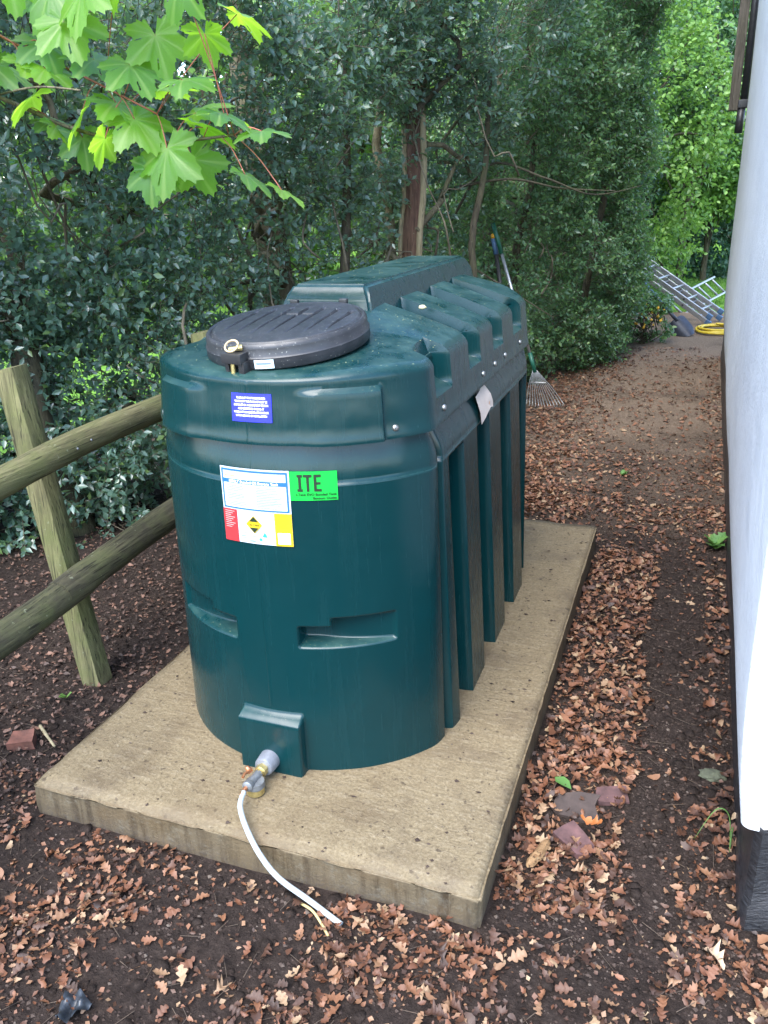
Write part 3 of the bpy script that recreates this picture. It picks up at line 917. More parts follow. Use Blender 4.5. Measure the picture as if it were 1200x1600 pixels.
# underside lip back to the plinth
b0 = len(V)
for j in range(npth):
    x, y, z = V[j]; V.append((x + .07, y + .06 if path[j][1] in 'fc' else y, z + .001))
for j in range(npth - 1): F.append((j, j + 1, b0 + j + 1, b0 + j))
sharp(part('rendered_wall', V, F, WHITEWALL, house), 50)
V = []; pl_p = []
for x in np.linspace(3.2, .33, 40): pl_p.append((x, 1.668 + .012 * (noise2(np.array([x * 6]), np.array([0.]), 2)[0] - .5)))
pl_p.append((.265, 1.640)); 
for y in np.linspace(1.66, 8.95, 90): pl_p.append((.253 + .010 * (y - 1.62) + .008 * (noise2(np.array([y * 5]), np.array([0.]), 2)[0] - .5), y))
pl_p.append((3.0, 8.98))
zz = [GZ - .05, -.07, -.03, -.02, .05, .12, .20]
for z in zz:
    for i, (x, y) in enumerate(pl_p):
        low = .010 * (z < -.025); xx, yy = (x, y - low) if i < 40 else (x - low * .5, y)
        V.append((xx, yy, z))
n_ = len(pl_p); F = []
for i in range(len(zz) - 1):
    for j in range(n_ - 1): F.append((i * n_ + j + 1, i * n_ + j, (i + 1) * n_ + j, (i + 1) * n_ + j + 1))
sharp(part('plinth', V, F, BITUMEN, house), 50)
mb = MB(); mb.box((1.75, 5.3, 3.94), (3.2, 7.4, .08)); mb.build('wall_head', WHITEWALL, house)
# down pipe and weathered board at the far corner
mb = MB(); mb.tube([(.268, 9.06, 2.25), (.268, 9.06, 3.9)], .034, 12)
dp = mb.build('downpipe', BLACKP, house)
mb = MB(); mb.box((.262, 9.06, 2.225), (.085, .085, .07), None, .006); mb.build('pipe_socket', BLACKP, dp)
mb = MB(); mb.tube([(.250, 9.06, 1.98), (.256, 9.06, 2.2)], .036, 12); mb.build('pipe_shoe', BLACKP, dp)
mb = MB(); mb.box((.185, 9.12, 3.05), (.085, .10, 1.75), None, .006); mb.build('corner_board', BOARDW, house)

# ------------------------------------------------------------------ fence
fence = thing('fence', 'mossy wooden post and rail fence running behind the tank on the left', 'fence', (-1.95, 2.06, GZ))
def post(x, y, dx, dy, h, r=.058, seed=0):
    zs_ = np.linspace(GZ - .1, h, 14); V = []; n = 10
    for z in zs_:
        t = (z - GZ) / (h - GZ)
        for k in range(n):
            a = 2 * math.pi * k / n + .5
            # roughly square cleft post with soft arrises
            ca, sa = math.cos(a), math.sin(a); m = max(abs(ca), abs(sa)); q = r * (.45 + .55 / m) * (.94 + .10 * noise2(np.array([k * .9 + seed]), np.array([z * 2.5]), 6)[0])
            V.append((x + dx * t + q * ca, y + dy * t + q * sa, z + (.012 * ca if z == zs_[-1] else 0)))
    F = [(i * n + j, i * n + (j + 1) % n, (i + 1) * n + (j + 1) % n, (i + 1) * n + j) for i in range(len(zs_) - 1) for j in range(n)]
    F.append(tuple((len(zs_) - 1) * n + j for j in range(n)))
    return sharp(part('post', V, F, POSTW, fence), 40)
post(-1.945, 2.085, -.155, .03, 1.05, .053, 1)
post(-1.985, 3.10, .02, .0, 1.02, .058, 5)
post(-2.10, .78, -.05, .0, 1.02, .058, 9)
def rail(P, r, mat, seed):
    P = spline(P, 30); mb = MB()
    rr_ = r * (.95 + .12 * noise2(np.arange(30) * .5, np.full(30, seed * 3.3), 3))
    mb.tube(P, rr_, 14)
    return sharp(mb.build('rail', mat, fence), 50)
rail([(-1.915, .55, .735), (-1.885, 1.55, .768), (-1.872, 2.25, .812), (-1.88, 3.35, .80)], .047, RAILW, 1)
rail([(-1.93, .55, .27), (-1.885, 1.5, .308), (-1.865, 2.02, .347)], .050, RAILW2, 2)
rail([(-1.868, 1.90, .345), (-1.865, 2.5, .385), (-1.88, 3.35, .40)], .054, RAILW2, 3)
for (y, z) in ((2.05, .80), (2.12, .81), (2.0, .35), (3.06, .80)):
    mb = MB(); mb.lathe([(.004, 0), (.004, .003)], (-1.822, y, z + .01), (1, 0, .3), 8); mb.build('nail_head', PEWTER, fence)

# ------------------------------------------------------------------ leaf geometry
def tmpl_plain():
    V = np.array([(0, 0, 0), (0, .33, -.05), (0, .68, -.05), (0, 1, -.10), (-.5, .30, .06), (-.42, .66, .05), (.5, .30, .06), (.42, .66, .05)], float)
    F = np.array([(0, 6, 1), (0, 1, 4), (1, 6, 7), (1, 7, 2), (4, 1, 2), (4, 2, 5), (2, 7, 3), (2, 3, 5)])
    return V, F
def tmpl_holly(seed=0):
    r = random.Random(seed)
    ys_ = [0, .12, .22, .31, .43, .53, .65, .74, .86, 1.0]
    ws = [.04, .30, .20, .50, .27, .54, .25, .42, .17, 0]
    V = []; n = len(ys_)
    for i, (y, w) in enumerate(zip(ys_, ws)):
        bend = -.12 * (y - .4) ** 2
        V.append((0, y, bend - .05))
    for sgn in (-1, 1):
        for i, (y, w) in enumerate(zip(ys_[:-1], ws[:-1])):
            sp = w > .28 and i not in (0,)
            V.append((sgn * w * r.uniform(.88, 1.1), y + (.035 if sp else -.01), (.10 if sp else -.02) * r.uniform(.6, 1.4) - .12 * (y - .4) ** 2))
    F = []
    L0, R0 = n, n + n - 1
    for i in range(n - 2):
        F.append((i, i + 1, L0 + i + 1, L0 + i)); F.append((i + 1, i, R0 + i, R0 + i + 1))
    F.append((n - 2, n - 1, L0 + n - 2)); F.append((n - 1, n - 2, R0 + n - 2))
    return np.array(V), F
def frames(dirs, ups):
    y = nrm(dirs); x = nrm(np.cross(y, ups)); z = np.cross(x, y)
    return np.stack([x, y, z], -1)             # columns
def scatter(T, pos, Rm, size, width):
    V, F = T; n = len(pos)
    S = np.stack([size * width, size, size], 1)
    P = np.einsum('nij,nvj->nvi', Rm, V[None] * S[:, None, :]) + pos[:, None]
    idx = F[None] + (np.arange(n) * len(V))[:, None, None]
    return P.reshape(-1, 3), idx.reshape(-1, F.shape[1])
def rand_unit(n):
    return nrm(rng.normal(size=(n, 3)))

CAMP = np.array([0, 0, 1.55])
RC_ = np.array(cam.rotation_euler.to_matrix())
def project(P):
    c = (P - CAMP) @ RC_
    d = -c[:, 2]; d = np.where(d < .1, .1, d)
    return c[:, 0] / d * 1281.7 + 600, -c[:, 1] / d * 1281.7 + 800, -c[:, 2]

LEAFMESH = {}
def leaf_mesh(key, T, mat):
    if key not in LEAFMESH:
        V, F = T; LEAFMESH[key] = mesh_from('leaf', V, [tuple(f) for f in F], mat)
    return LEAFMESH[key]

def sprigs(P, out, K, L, size, width, droop=.1, upw=.8):
    """K leaves along each twig -> leaf pos, rotation, size arrays, owner index, twig ends"""
    n = len(P)
    t = nrm(out + .75 * rand_unit(n) + np.array([0, 0, .25]))
    Ls = L * rng.uniform(.7, 1.3, n)
    A = nrm(np.cross(t, rand_unit(n))); B = np.cross(t, A)
    pos, dr, up, own = [], [], [], []
    for k in range(K):
        f = (k + .7) / K
        a = 2.4 * k + rng.uniform(-.5, .5, n)
        rad = A * np.cos(a)[:, None] + B * np.sin(a)[:, None]
        pos.append(P + t * (Ls * f)[:, None])
        dd = t * (.35 + .5 * f) + rad * .9 + np.array([0, 0, -droop])
        dr.append(dd + .25 * rand_unit(n)); up.append(np.array([0, 0, upw]) + out * .55 + .8 * rand_unit(n)); own.append(np.arange(n))
    pos = np.concatenate(pos); dr = np.concatenate(dr); up = np.concatenate(up); own = np.concatenate(own)
    sz = size * rng.uniform(.65, 1.25, len(pos))
    return pos, frames(dr, up), sz, own, P, P + t * (Ls * .95)[:, None]

def twig_mesh(A, B, r):
    """3-sided straight slivers, vectorised"""
    n = len(A); t = nrm(B - A); u = nrm(np.cross(t, rand_unit(n))); v = np.cross(t, u)
    V = np.zeros((n, 6, 3))
    for k in range(3):
        o = (u * math.cos(2.094 * k) + v * math.sin(2.094 * k))
        V[:, k] = A + o * r; V[:, 3 + k] = B + o * r * .6
    F = np.array([(0, 1, 4, 3), (1, 2, 5, 4), (2, 0, 3, 5)])
    return V.reshape(-1, 3), (F[None] + (np.arange(n) * 6)[:, None, None]).reshape(-1, 4)

def foliage(tree, mat, pos, Rm, sz, width, tmpl, n_ind, ind_key=None, ind_T=None, mass_name='leaf_mass'):
    """nearest n_ind leaves as separate parts, the rest one mass"""
    n = len(pos); sel = np.zeros(n, bool)
    org = origin_of(tree)
    if n_ind:
        u, v, dep = project(pos)
        ok = (u > -5) & (u < 1190) & (v > -5) & (v < 900)
        score = np.where(ok, sz / np.maximum(dep, .3), -1)
        idx = np.argsort(-score)[:n_ind]; idx = idx[score[idx] > 0]; sel[idx] = True
        for i in idx:
            T = ind_T[i % len(ind_T)]
            me = leaf_mesh((ind_key, i % len(ind_T)), T, mat)
            o = bpy.data.objects.new('leaf', me); COL.objects.link(o); o.parent = tree
            M4 = Matrix(Rm[i].tolist()).to_4x4() @ Matrix.Diagonal((sz[i] * width, sz[i], sz[i], 1))
            M4.translation = Vector(pos[i] - org)
            o.matrix_basis = M4
    r = ~sel
    V, F = scatter(tmpl, pos[r], Rm[r], sz[r], np.full(r.sum(), width))
    rnd = np.repeat(rng.random(r.sum()), len(tmpl[0]))
    o = part(mass_name, V, F, mat, tree, True, rnd)
    o['kind'] = 'stuff'
    return o
HT = [tmpl_holly(k) for k in range(4)]
PL = tmpl_plain()
PS = (np.array([(0, 0, 0), (-.5, .42, .07), (0, .5, -.06), (.5, .42, .07), (0, 1, -.06)], float), np.array([(0, 3, 2), (0, 2, 1), (2, 3, 4), (2, 4, 1)]))

# ------------------------------------------------------------------ holly trees (the hedge)
FRONT = np.array([(-6.2, .9), (-4.6, 1.9), (-3.25, 2.75), (-2.62, 3.35), (-2.35, 4.3), (-1.95, 5.6), (-1.35, 6.7), (-.80, 7.7), (-.46, 8.7), (-.66, 9.9), (-1.5, 11.4), (-2.8, 13)])
seg = np.diff(FRONT, axis=0); sl = np.hypot(seg[:, 0], seg[:, 1]); cum = np.concatenate([[0], np.cumsum(sl)])
def front_pt(t):
    i = np.clip(np.searchsorted(cum, t) - 1, 0, len(sl) - 1); f = ((t - cum[i]) / sl[i])[:, None]
    P = FRONT[i] * (1 - f) + FRONT[i + 1] * f
    d_ = seg[i] / sl[i][:, None]
    return P, np.stack([d_[:, 1], -d_[:, 0]], 1)       # outward normal (towards the path)
NS = 38000
t = rng.uniform(0, cum[-1], NS * 2)
z = rng.uniform(-.02, 4.4, NS * 2)
dep = np.minimum(rng.exponential(.34, NS * 2), 1.35)
F2, N2 = front_pt(t)
lump_ = noise2(t * 1.5, z * 1.5, 11) * .65 + noise2(t * 4, z * 4, 12) * .25
over = (.85 - .80 * sstep(cum[5], cum[7], t)) * sstep(1.35, 3.0, z)                        # crowns lean out over the path
bulge = lump_ * (.75 - .25 * sstep(cum[5], cum[7], t)) - .35 + over
low_in = -.18 * (1 - sstep(0, .5, z))
P2 = F2 + N2 * (bulge + low_in - dep)[:, None]
P3 = np.column_stack([P2, z + GZ])
keep = noise3(P3, 3.2, 5) + .45 * noise3(P3, 8, 6) > .56 + .10 * (dep > .8)
# bare, twiggy zone behind the tank and beside the rake where trunks show
sp_ = np.exp(-((t - (cum[4] + .8)) / 1.35) ** 2) * (1 - sstep(1.35, 1.75, z))
keep &= rng.random(NS * 2) > .72 * sp_ * (.55 + .45 * (noise3(P3, 2.5, 9) > .35))
sp2 = np.exp(-((t - (cum[6] + .4)) / .9) ** 2) * (1 - sstep(1.0, 1.5, z)) * sstep(.35, .7, z)
keep &= rng.random(NS * 2) > .55 * sp2
keep |= (t < cum[4] - .3) & (z < 1.45) & (dep < .8) & (noise3(P3, 3.2, 5) + .45 * noise3(P3, 8, 6) > .46)
keep &= z < 2.95 + 1.0 * sstep(cum[4], cum[7], t) + .5 * (noise2(t * 2.1, z * 0, 77) - .5)
# stay clear of the tank, the fence rails and the house
keep &= ~((P2[:, 0] > -1.7) & (P2[:, 1] < 3.95) & (z < 1.75))
keep &= ~((P2[:, 0] > -2.12) & (P2[:, 1] < 3.4) & (z < 1.5))
keep &= P2[:, 0] < -.05
P3, N2k, tk, zk = P3[keep][:NS], N2[keep][:NS], t[keep][:NS], z[keep][:NS]
out3 = np.column_stack([N2k, np.full(len(N2k), .1)])
TREES = [((-4.4, 2.9), 'dark glossy holly tree at the far left edge beyond the fence', HOLLY),
         ((-2.95, 3.75), 'dark holly tree with leaning trunk right behind the fence post', HOLLY),
         ((-2.40, 4.75), 'dark holly tree with a thick mossy trunk behind the tank lid', HOLLY),
         ((-1.82, 5.50), 'holly tree with a stripped red brown trunk rising behind the tank ridge', HOLLY),
         ((-1.75, 7.35), 'holly tree with long bare boughs arching above the garden rake', HOLLYL),
         ((-1.30, 8.70), 'dense holly bush filling the corner where the path meets the ladders', HOLLYL),
         ((-2.10, 11.0), 'lighter green holly rising behind the corner bush near the lawn', HOLLYL)]
TP = np.array([a_[0] for a_ in TREES])
own_tree = np.argmin(((P3[:, None, :2] - TP[None]) ** 2).sum(-1) + rng.normal(0, .25, (len(P3), len(TP))), axis=1)

def limb_pts(a, b, sag, n=8, wob=.08):
    a, b = np.array(a, float), np.array(b, float); f = np.linspace(0, 1, n)[:, None]
    P = a * (1 - f) + b * f + np.array([0, 0, 1.0]) * (sag * np.sin(f * math.pi))
    w = rng.normal(0, wob, (n, 3)); w[0] = 0; w[-1] = 0
    return spline(P + w * .5, n * 2)

for k, ((bx, by), lab, lm) in enumerate(TREES):
    tr = thing('holly_tree', lab, 'holly tree', (bx, by, GZ), 'holly trees forming the hedge behind the tank')
    # trunks
    if k == 1: specs = [((-2.99, 3.30), (-.55, .05, 2.6), .085, BARKD), ((-3.25, 3.55), (-.45, .2, 2.4), .06, BARKD)]
    elif k == 2: specs = [((bx, by), (-.25, .1, 3.0), .105, BARK), ((bx + .25, by + .1), (.15, .1, 2.4), .035, BARKD)]
    elif k == 3: specs = [((bx, by), (.03, .1, 3.0), .078, BARKR), ((bx - .16, by + .02), (-.05, .1, 2.6), .042, SAPW), ((bx + .30, by + .2), (.12, .3, 2.4), .03, BARKD)]
    else: specs = [((bx, by), (rng.uniform(-.3, .3), .1, 2.8), .07, BARKD), ((bx + .2, by - .1), (.3, -.1, 2.2), .04, BARKD)]
    for (tx, ty), dv, r0, bmx in specs:
        P = limb_pts((tx, ty, GZ - .1), (tx + dv[0], ty + dv[1], dv[2]), 0, 8, .05)
        mb = MB(); m_ = len(P); rad = np.linspace(r0 * 1.2, r0 * .5, m_) * (1 + .15 * (noise2(np.arange(m_) * .7, np.zeros(m_), k) - .5))
        mb.tube(P, rad, 12); mb.build('trunk', bmx, tr)
        if bmx is BARKR:
            for sgx in (-1, 1):          # strips of pale wood left along both sides of the red heart
                mb = MB(); mb.tube(P + np.array([sgx * .062, -.025, 0]), np.linspace(.030, .018, m_), 8); mb.build('sapwood_strip', SAPW, tr)
    mine = np.where(own_tree == k)[0]
    # limbs reaching to random outer sprigs
    V_, F_, n0 = [], [], 0
    mb = MB()
    for j in range(9):
        i = rng.choice(mine); z0 = min(zk[i] * .6 + .2, 2.3)
        a_ = np.array([bx + rng.normal(0, .05), by + rng.normal(0, .05), GZ + max(.6, z0)])
        P = limb_pts(a_, P3[i], rng.uniform(-.1, .25), 7, .16)
        mb2 = MB(); mb2.tube(P, np.linspace(.022, .007, len(P)), 7); mb2.build('limb', BARKD if j % 2 else BARK, tr)
    mb = MB()
    for j in range(24 if k in (2, 3) else 30):
        i = rng.choice(mine); z0 = max(.3, min(zk[i] * rng.uniform(.4, .9), 2.4))
        a_ = np.array([bx + rng.normal(0, .25), by + rng.normal(0, .25), GZ + z0])
        e_ = P3[i] + np.append(N2k[i], 0) * rng.uniform(-.1, .12)
        P = limb_pts(a_, e_, rng.uniform(-.2, .2), 7, .13)
        mb.tube(P, np.linspace(rng.uniform(.004, .010), .002, len(P)), 5)
    bt = mb.build('branch_tangle', TWIG, tr); bt['kind'] = 'stuff'
    pos, Rm_, sz, ow, A_, B_ = sprigs(P3[mine], out3[mine], 9, .16, .047, .5)
    foliage(tr, lm, pos, Rm_, sz, .56, PS, 300, ('h', lm.name), HT)
    tv, tf = twig_mesh(A_ - .5 * (B_ - A_), B_, .0022)
    tw = part('twig_mass', tv, tf, TWIG, tr); tw['kind'] = 'stuff'

# long bare boughs arching out to the right of the tank, belonging to the fifth holly
arch_tree = [o for o in bpy.data.objects if o.get('label', '').startswith('holly tree with long bare')][0]
for P in ([(-1.75, 6.3, 1.35), (-1.45, 6.2, 1.72), (-1.05, 6.2, 1.62), (-.75, 6.5, 1.50), (-.45, 7.0, 1.55)],
          [(-1.8, 6.0, 1.55), (-1.3, 6.1, 1.62), (-.95, 6.3, 1.55), (-.60, 6.6, 1.52)],
          [(-1.75, 6.3, 1.1), (-1.35, 6.4, .85), (-1.0, 6.6, .60)]):
    mb = MB(); P = spline(P, 22); mb.tube(P, np.linspace(.011, .003, 22), 8); mb.build('bough', BARKD, arch_tree)

# ------------------------------------------------------------------ background trees and shrubs
def crown_tree(name, label, cat, base, centre, rad, nsp, size, mat, group=None, width=.62, K=6, L=.25, n_ind=0, trunk_r=.12, tmpl=PL, seed=0, bark=BARKD, ikey=None):
    tr = thing(name, label, cat, base, group)
    d_ = rand_unit(nsp * 3)
    rr_ = rng.uniform(.35, 1, nsp * 3) ** .5
    lumpy = .75 + .5 * noise3(d_ * 2.2 + seed * 7.7, 1.2, seed + 40)
    P = np.array(centre) + d_ * np.array(rad) * (rr_ * lumpy)[:, None]
    ok = (noise3(P, 1.4, seed + 3) + .4 * noise3(P, 4, seed + 9) > .55) & (P[:, 2] > GZ + .05)
    P, d_ = P[ok][:nsp], d_[ok][:nsp]
    mb = MB(); c_ = np.array(centre)
    Pt = limb_pts((base[0], base[1], GZ - .1), c_ + np.array([0, 0, rad[2] * .4]), 0, 8, .06)
    mb.tube(Pt, np.linspace(trunk_r * 1.2, trunk_r * .3, len(Pt)), 10); mb.build('trunk', bark, tr)
    mb = MB()
    for j in range(24):
        i = rng.integers(len(P)); f = rng.uniform(.3, .85); a_ = Pt[int(f * (len(Pt) - 1))]
        Pl = limb_pts(a_, P[i], rng.uniform(-.1, .2), 6, .1); mb.tube(Pl, np.linspace(trunk_r * .28, .006, len(Pl)), 5)
    lb = mb.build('limbs', bark, tr); lb['kind'] = 'stuff'
    pos, Rm_, sz, ow, A_, B_ = sprigs(P, d_, K, L, size, width, .2)
    foliage(tr, mat, pos, Rm_, sz, width, tmpl, n_ind, ikey or ('p', mat.name), [PL], 'crown')
    return tr
G1 = 'light green trees beyond the hedge'
for k, (x, y, w, h, lab) in enumerate([(-9.5, 9.5, 2.6, 3.0, 'broad light green tree out in the field, leftmost beyond the hedge'),
                                       (-8.0, 13.5, 2.8, 3.4, 'rounded light green tree beyond the hedge behind the sycamore branch'),
                                       (-6.2, 16.5, 2.4, 3.4, 'light green tree beyond the hedge seen through gaps above the tank lid'),
                                       (-13.5, 12.0, 3.5, 3.8, 'tall light green tree deep in the field behind the left hedge'),
                                       (-4.4, 18.5, 2.3, 3.6, 'light green tree beyond the hedge above the stripped trunk')]):
    crown_tree('broadleaf_tree', lab, 'tree', (x, y, GZ), (x, y, 2.6), (w, w, h), 1500, .17, BROAD, G1, seed=k, L=.35, trunk_r=.16)
crown_tree('hazel_tree', 'loose bright green hazel behind the corner holly near the ladders', 'tree', (-1.35, 13.4, GZ), (-1.0, 13.3, 2.1), (1.35, 1.0, 2.3), 2600, .070, BROAD, None, seed=11, n_ind=60)
crown_tree('elder_tree', 'blue green leafy tree arching over the lawn end near the house', 'tree', (-.30, 15.0, GZ), (-.05, 14.9, 3.3), (1.25, .8, 1.3), 1900, .080, HOLLYL, None, seed=21, n_ind=60, trunk_r=.06)
crown_tree('light_shrub', 'bright lime green shrub beside the house wall at the lawn end', 'shrub', (.15, 16.2, GZ), (.12, 16.0, 1.72), (.80, .7, .62), 1000, .085, BROAD, None, seed=12, n_ind=120, trunk_r=.05)
crown_tree('low_shrub', 'blue green shrub under the lime green shrub at the lawn edge', 'shrub', (-.25, 16.9, GZ), (-.20, 16.9, 1.0), (1.6, .8, 1.6), 2300, .075, DARKB, None, seed=13, n_ind=120, trunk_r=.05)
crown_tree('dark_shrub', 'dark shrub behind the ladders left of the lawn', 'shrub', (-1.9, 16.3, GZ), (-1.8, 16.2, 1.2), (1.3, .9, 1.6), 1700, .075, DARKB, None, seed=14, n_ind=60, trunk_r=.06)
crown_tree('yellow_flower_bush', 'small bush with orange yellow flowers beside the ladder feet', 'shrub', (-.50, 9.75, GZ), (-.46, 9.65, .12), (.24, .28, .34), 160, .05, HOLLYL, None, seed=15, trunk_r=.015, L=.1)
yb = [o for o in bpy.data.objects if o.name.startswith('yellow_flower_bush')][0]
fl_v, fl_f = [], []
for k in range(26):
    c_ = np.array([-.47 + rng.normal(0, .07), 9.42 + rng.normal(0, .08), .24 + rng.normal(0, .09)]) + np.array([.35, 0, -.55]) * (k / 26 - .5) * .4
    s_ = rng.uniform(.012, .022)
    V = octa * s_ * rng.uniform(.6, 1.3, (6, 1)) + c_
    part('flower', V, octf, YELLOW, yb)
crown_tree('birch_tree', 'tall feathery green tree behind the lawn above the lime shrub', 'tree', (-.8, 18.9, GZ), (-.6, 18.8, 3.8), (2.2, 1.3, 2.6), 2600, .11, DARKB, None, seed=16, trunk_r=.12, L=.3)
# conifer with drooping sprays at the top right
cf = thing('conifer_tree', 'dark conifer with drooping sprays beside the house corner at top right', 'conifer', (.7, 18.2, GZ))
mb = MB(); mb.tube([(.7, 18.2, GZ - .1), (.72, 18.2, 4), (.72, 18.2, 7.5)], [.16, .12, .03], 10); mb.build('trunk', BARKD, cf)
cp, cd = [], []
for k in range(1600):
    h = rng.uniform(1.4, 7.2); R_ = 2.0 * (1 - (h - .8) / 7.4) + .3; a = rng.uniform(0, 2 * math.pi); f = rng.uniform(.25, 1)
    cp.append((.7 + R_ * f * math.cos(a), 18.2 + R_ * f * math.sin(a), h - .5 * f * f)); cd.append((math.cos(a), math.sin(a), -.35))
pos, Rm_, sz, ow, A_, B_ = sprigs(np.array(cp), np.array(cd), 9, .34, .12, .25, .4, .6)
foliage(cf, CONIF, pos, Rm_, sz, .22, PL, 0, mass_name='crown')
mb = MB()
for k in range(60):
    h = rng.uniform(1.2, 6); a = rng.uniform(0, 2 * math.pi); R_ = 1.9 * (1 - (h - .8) / 7.4)
    mb.tube(spline([(.7, 18.2, h), (.7 + R_ * .6 * math.cos(a), 18.2 + R_ * .6 * math.sin(a), h - .1), (.7 + R_ * math.cos(a), 18.2 + R_ * math.sin(a), h - .5)], 6), np.linspace(.02, .006, 6), 4)
lb = mb.build('limbs', BARKD, cf); lb['kind'] = 'stuff'

# distant wood that closes the view
wp, wd = [], []
for k in range(9000):
    a = rng.uniform(-1.35, .25); r = rng.uniform(27, 34); h = rng.uniform(0, 14) * (.75 + .3 * math.sin(a * 9) * math.sin(a * 23 + 1))
    wp.append((r * math.sin(a), r * math.cos(a), h)); wd.append((-math.sin(a), -math.cos(a), .3))
pos, Rm_, sz, ow, A_, B_ = sprigs(np.array(wp), np.array(wd), 7, .7, .42, .7)
wv, wf = scatter(PL, pos, Rm_, sz, np.full(len(pos), .7))
wo = part('distant_wood', wv, wf, DARKB, None, True, np.repeat(rng.random(len(pos)), 8))
tag(wo, 'far wood of green trees closing the view beyond the field', 'wood', kind='stuff')

# ------------------------------------------------------------------ sycamore branch at top left
syc = thing('sycamore_branch', 'bright green sycamore branch hanging into view at top left', 'branch', (-1.75, 1.55, 1.95))
def syc_leaf(seed):
    r = random.Random(seed)
    # five broad toothed lobes; the stalk joins at the origin
    lobes = [(-1.95, .70, .50), (-.98, .93, .56), (0, 1.0, .58), (.98, .93, .56), (1.95, .70, .50)]
    A = np.linspace(-2.75, 2.75, 96); rad = []
    for k, a in enumerate(A):
        v = .50 if abs(a) < 2.5 else .38
        for (c, R_, w) in lobes:
            q = abs(a - c) / w
            if q < 1.25: v = max(v, R_ * (1 - .45 * q ** 1.25))
        v *= 1 + .065 * (1 if k % 3 == 0 else -.35) * r.uniform(.5, 1.3)
        rad.append(v)
    V = [(0, 0, 0)]; n = len(A); droop = r.uniform(.3, .6); roll = r.uniform(-.15, .25)
    for ring in (.3, .55, .8, 1.0):
        for a, R_ in zip(A, rad):
            x, y = math.sin(a) * R_ * ring, math.cos(a) * R_ * ring
            fold = min(abs(a - c) for c, _, _ in lobes)
            z = -droop * .5 * (x * x + max(y, 0) ** 2) + .10 * min(fold, .5) * ring + roll * x * y + .02 * math.sin(9 * a + seed) * ring
            V.append((x * .72, y * .72, z * .72))
    F = []
    for i in range(n - 1): F.append((0, 1 + i + 1, 1 + i))
    for k in range(3):
        o0, o1 = 1 + k * n, 1 + (k + 1) * n
        for i in range(n - 1):
            if not (k == 1 and r.random() < .02): F.append((o0 + i, o0 + i + 1, o1 + i + 1, o1 + i))
    return np.array(V), F
SY = []
for k in range(5):
    me = mesh_from('leaf', *syc_leaf(k), SYC)
    vv = np.array([v.co[:] for v in me.vertices]); aa = np.arctan2(vv[:, 0], vv[:, 1]); rr_ = np.hypot(vv[:, 0], vv[:, 1])
    near_ = np.min([np.abs(aa - c) for c in (-1.95, -.98, 0, .98, 1.95)], axis=0)
    at_ = me.attributes.new('vein', 'FLOAT', 'POINT'); at_.data.foreach_set('value', np.where(near_ < .035, 1.0 - .5 * rr_, 0.0).astype(np.float32))
    SY.append(me)
def twig(P, r0, r1, mat, name='twig', n=14):
    mb = MB(); P = spline(P, n); mb.tube(P, np.linspace(r0, r1, n), 7); return mb.build(name, mat, syc)
twig([(-2.05, 1.45, 1.98), (-1.66, 1.75, 1.81), (-1.45, 1.80, 1.72), (-1.26, 1.82, 1.68), (-1.02, 1.82, 1.685)], .0065, .003, BARK, 'stem', 24)
twig([(-1.75, 1.55, 2.1), (-1.58, 1.72, 1.93), (-1.40, 1.80, 1.83), (-1.22, 1.82, 1.74)], .004, .002, REDTWIG)
twig([(-1.62, 1.76, 1.80), (-1.45, 1.70, 1.80), (-1.3, 1.66, 1.78)], .003, .0018, BARK)
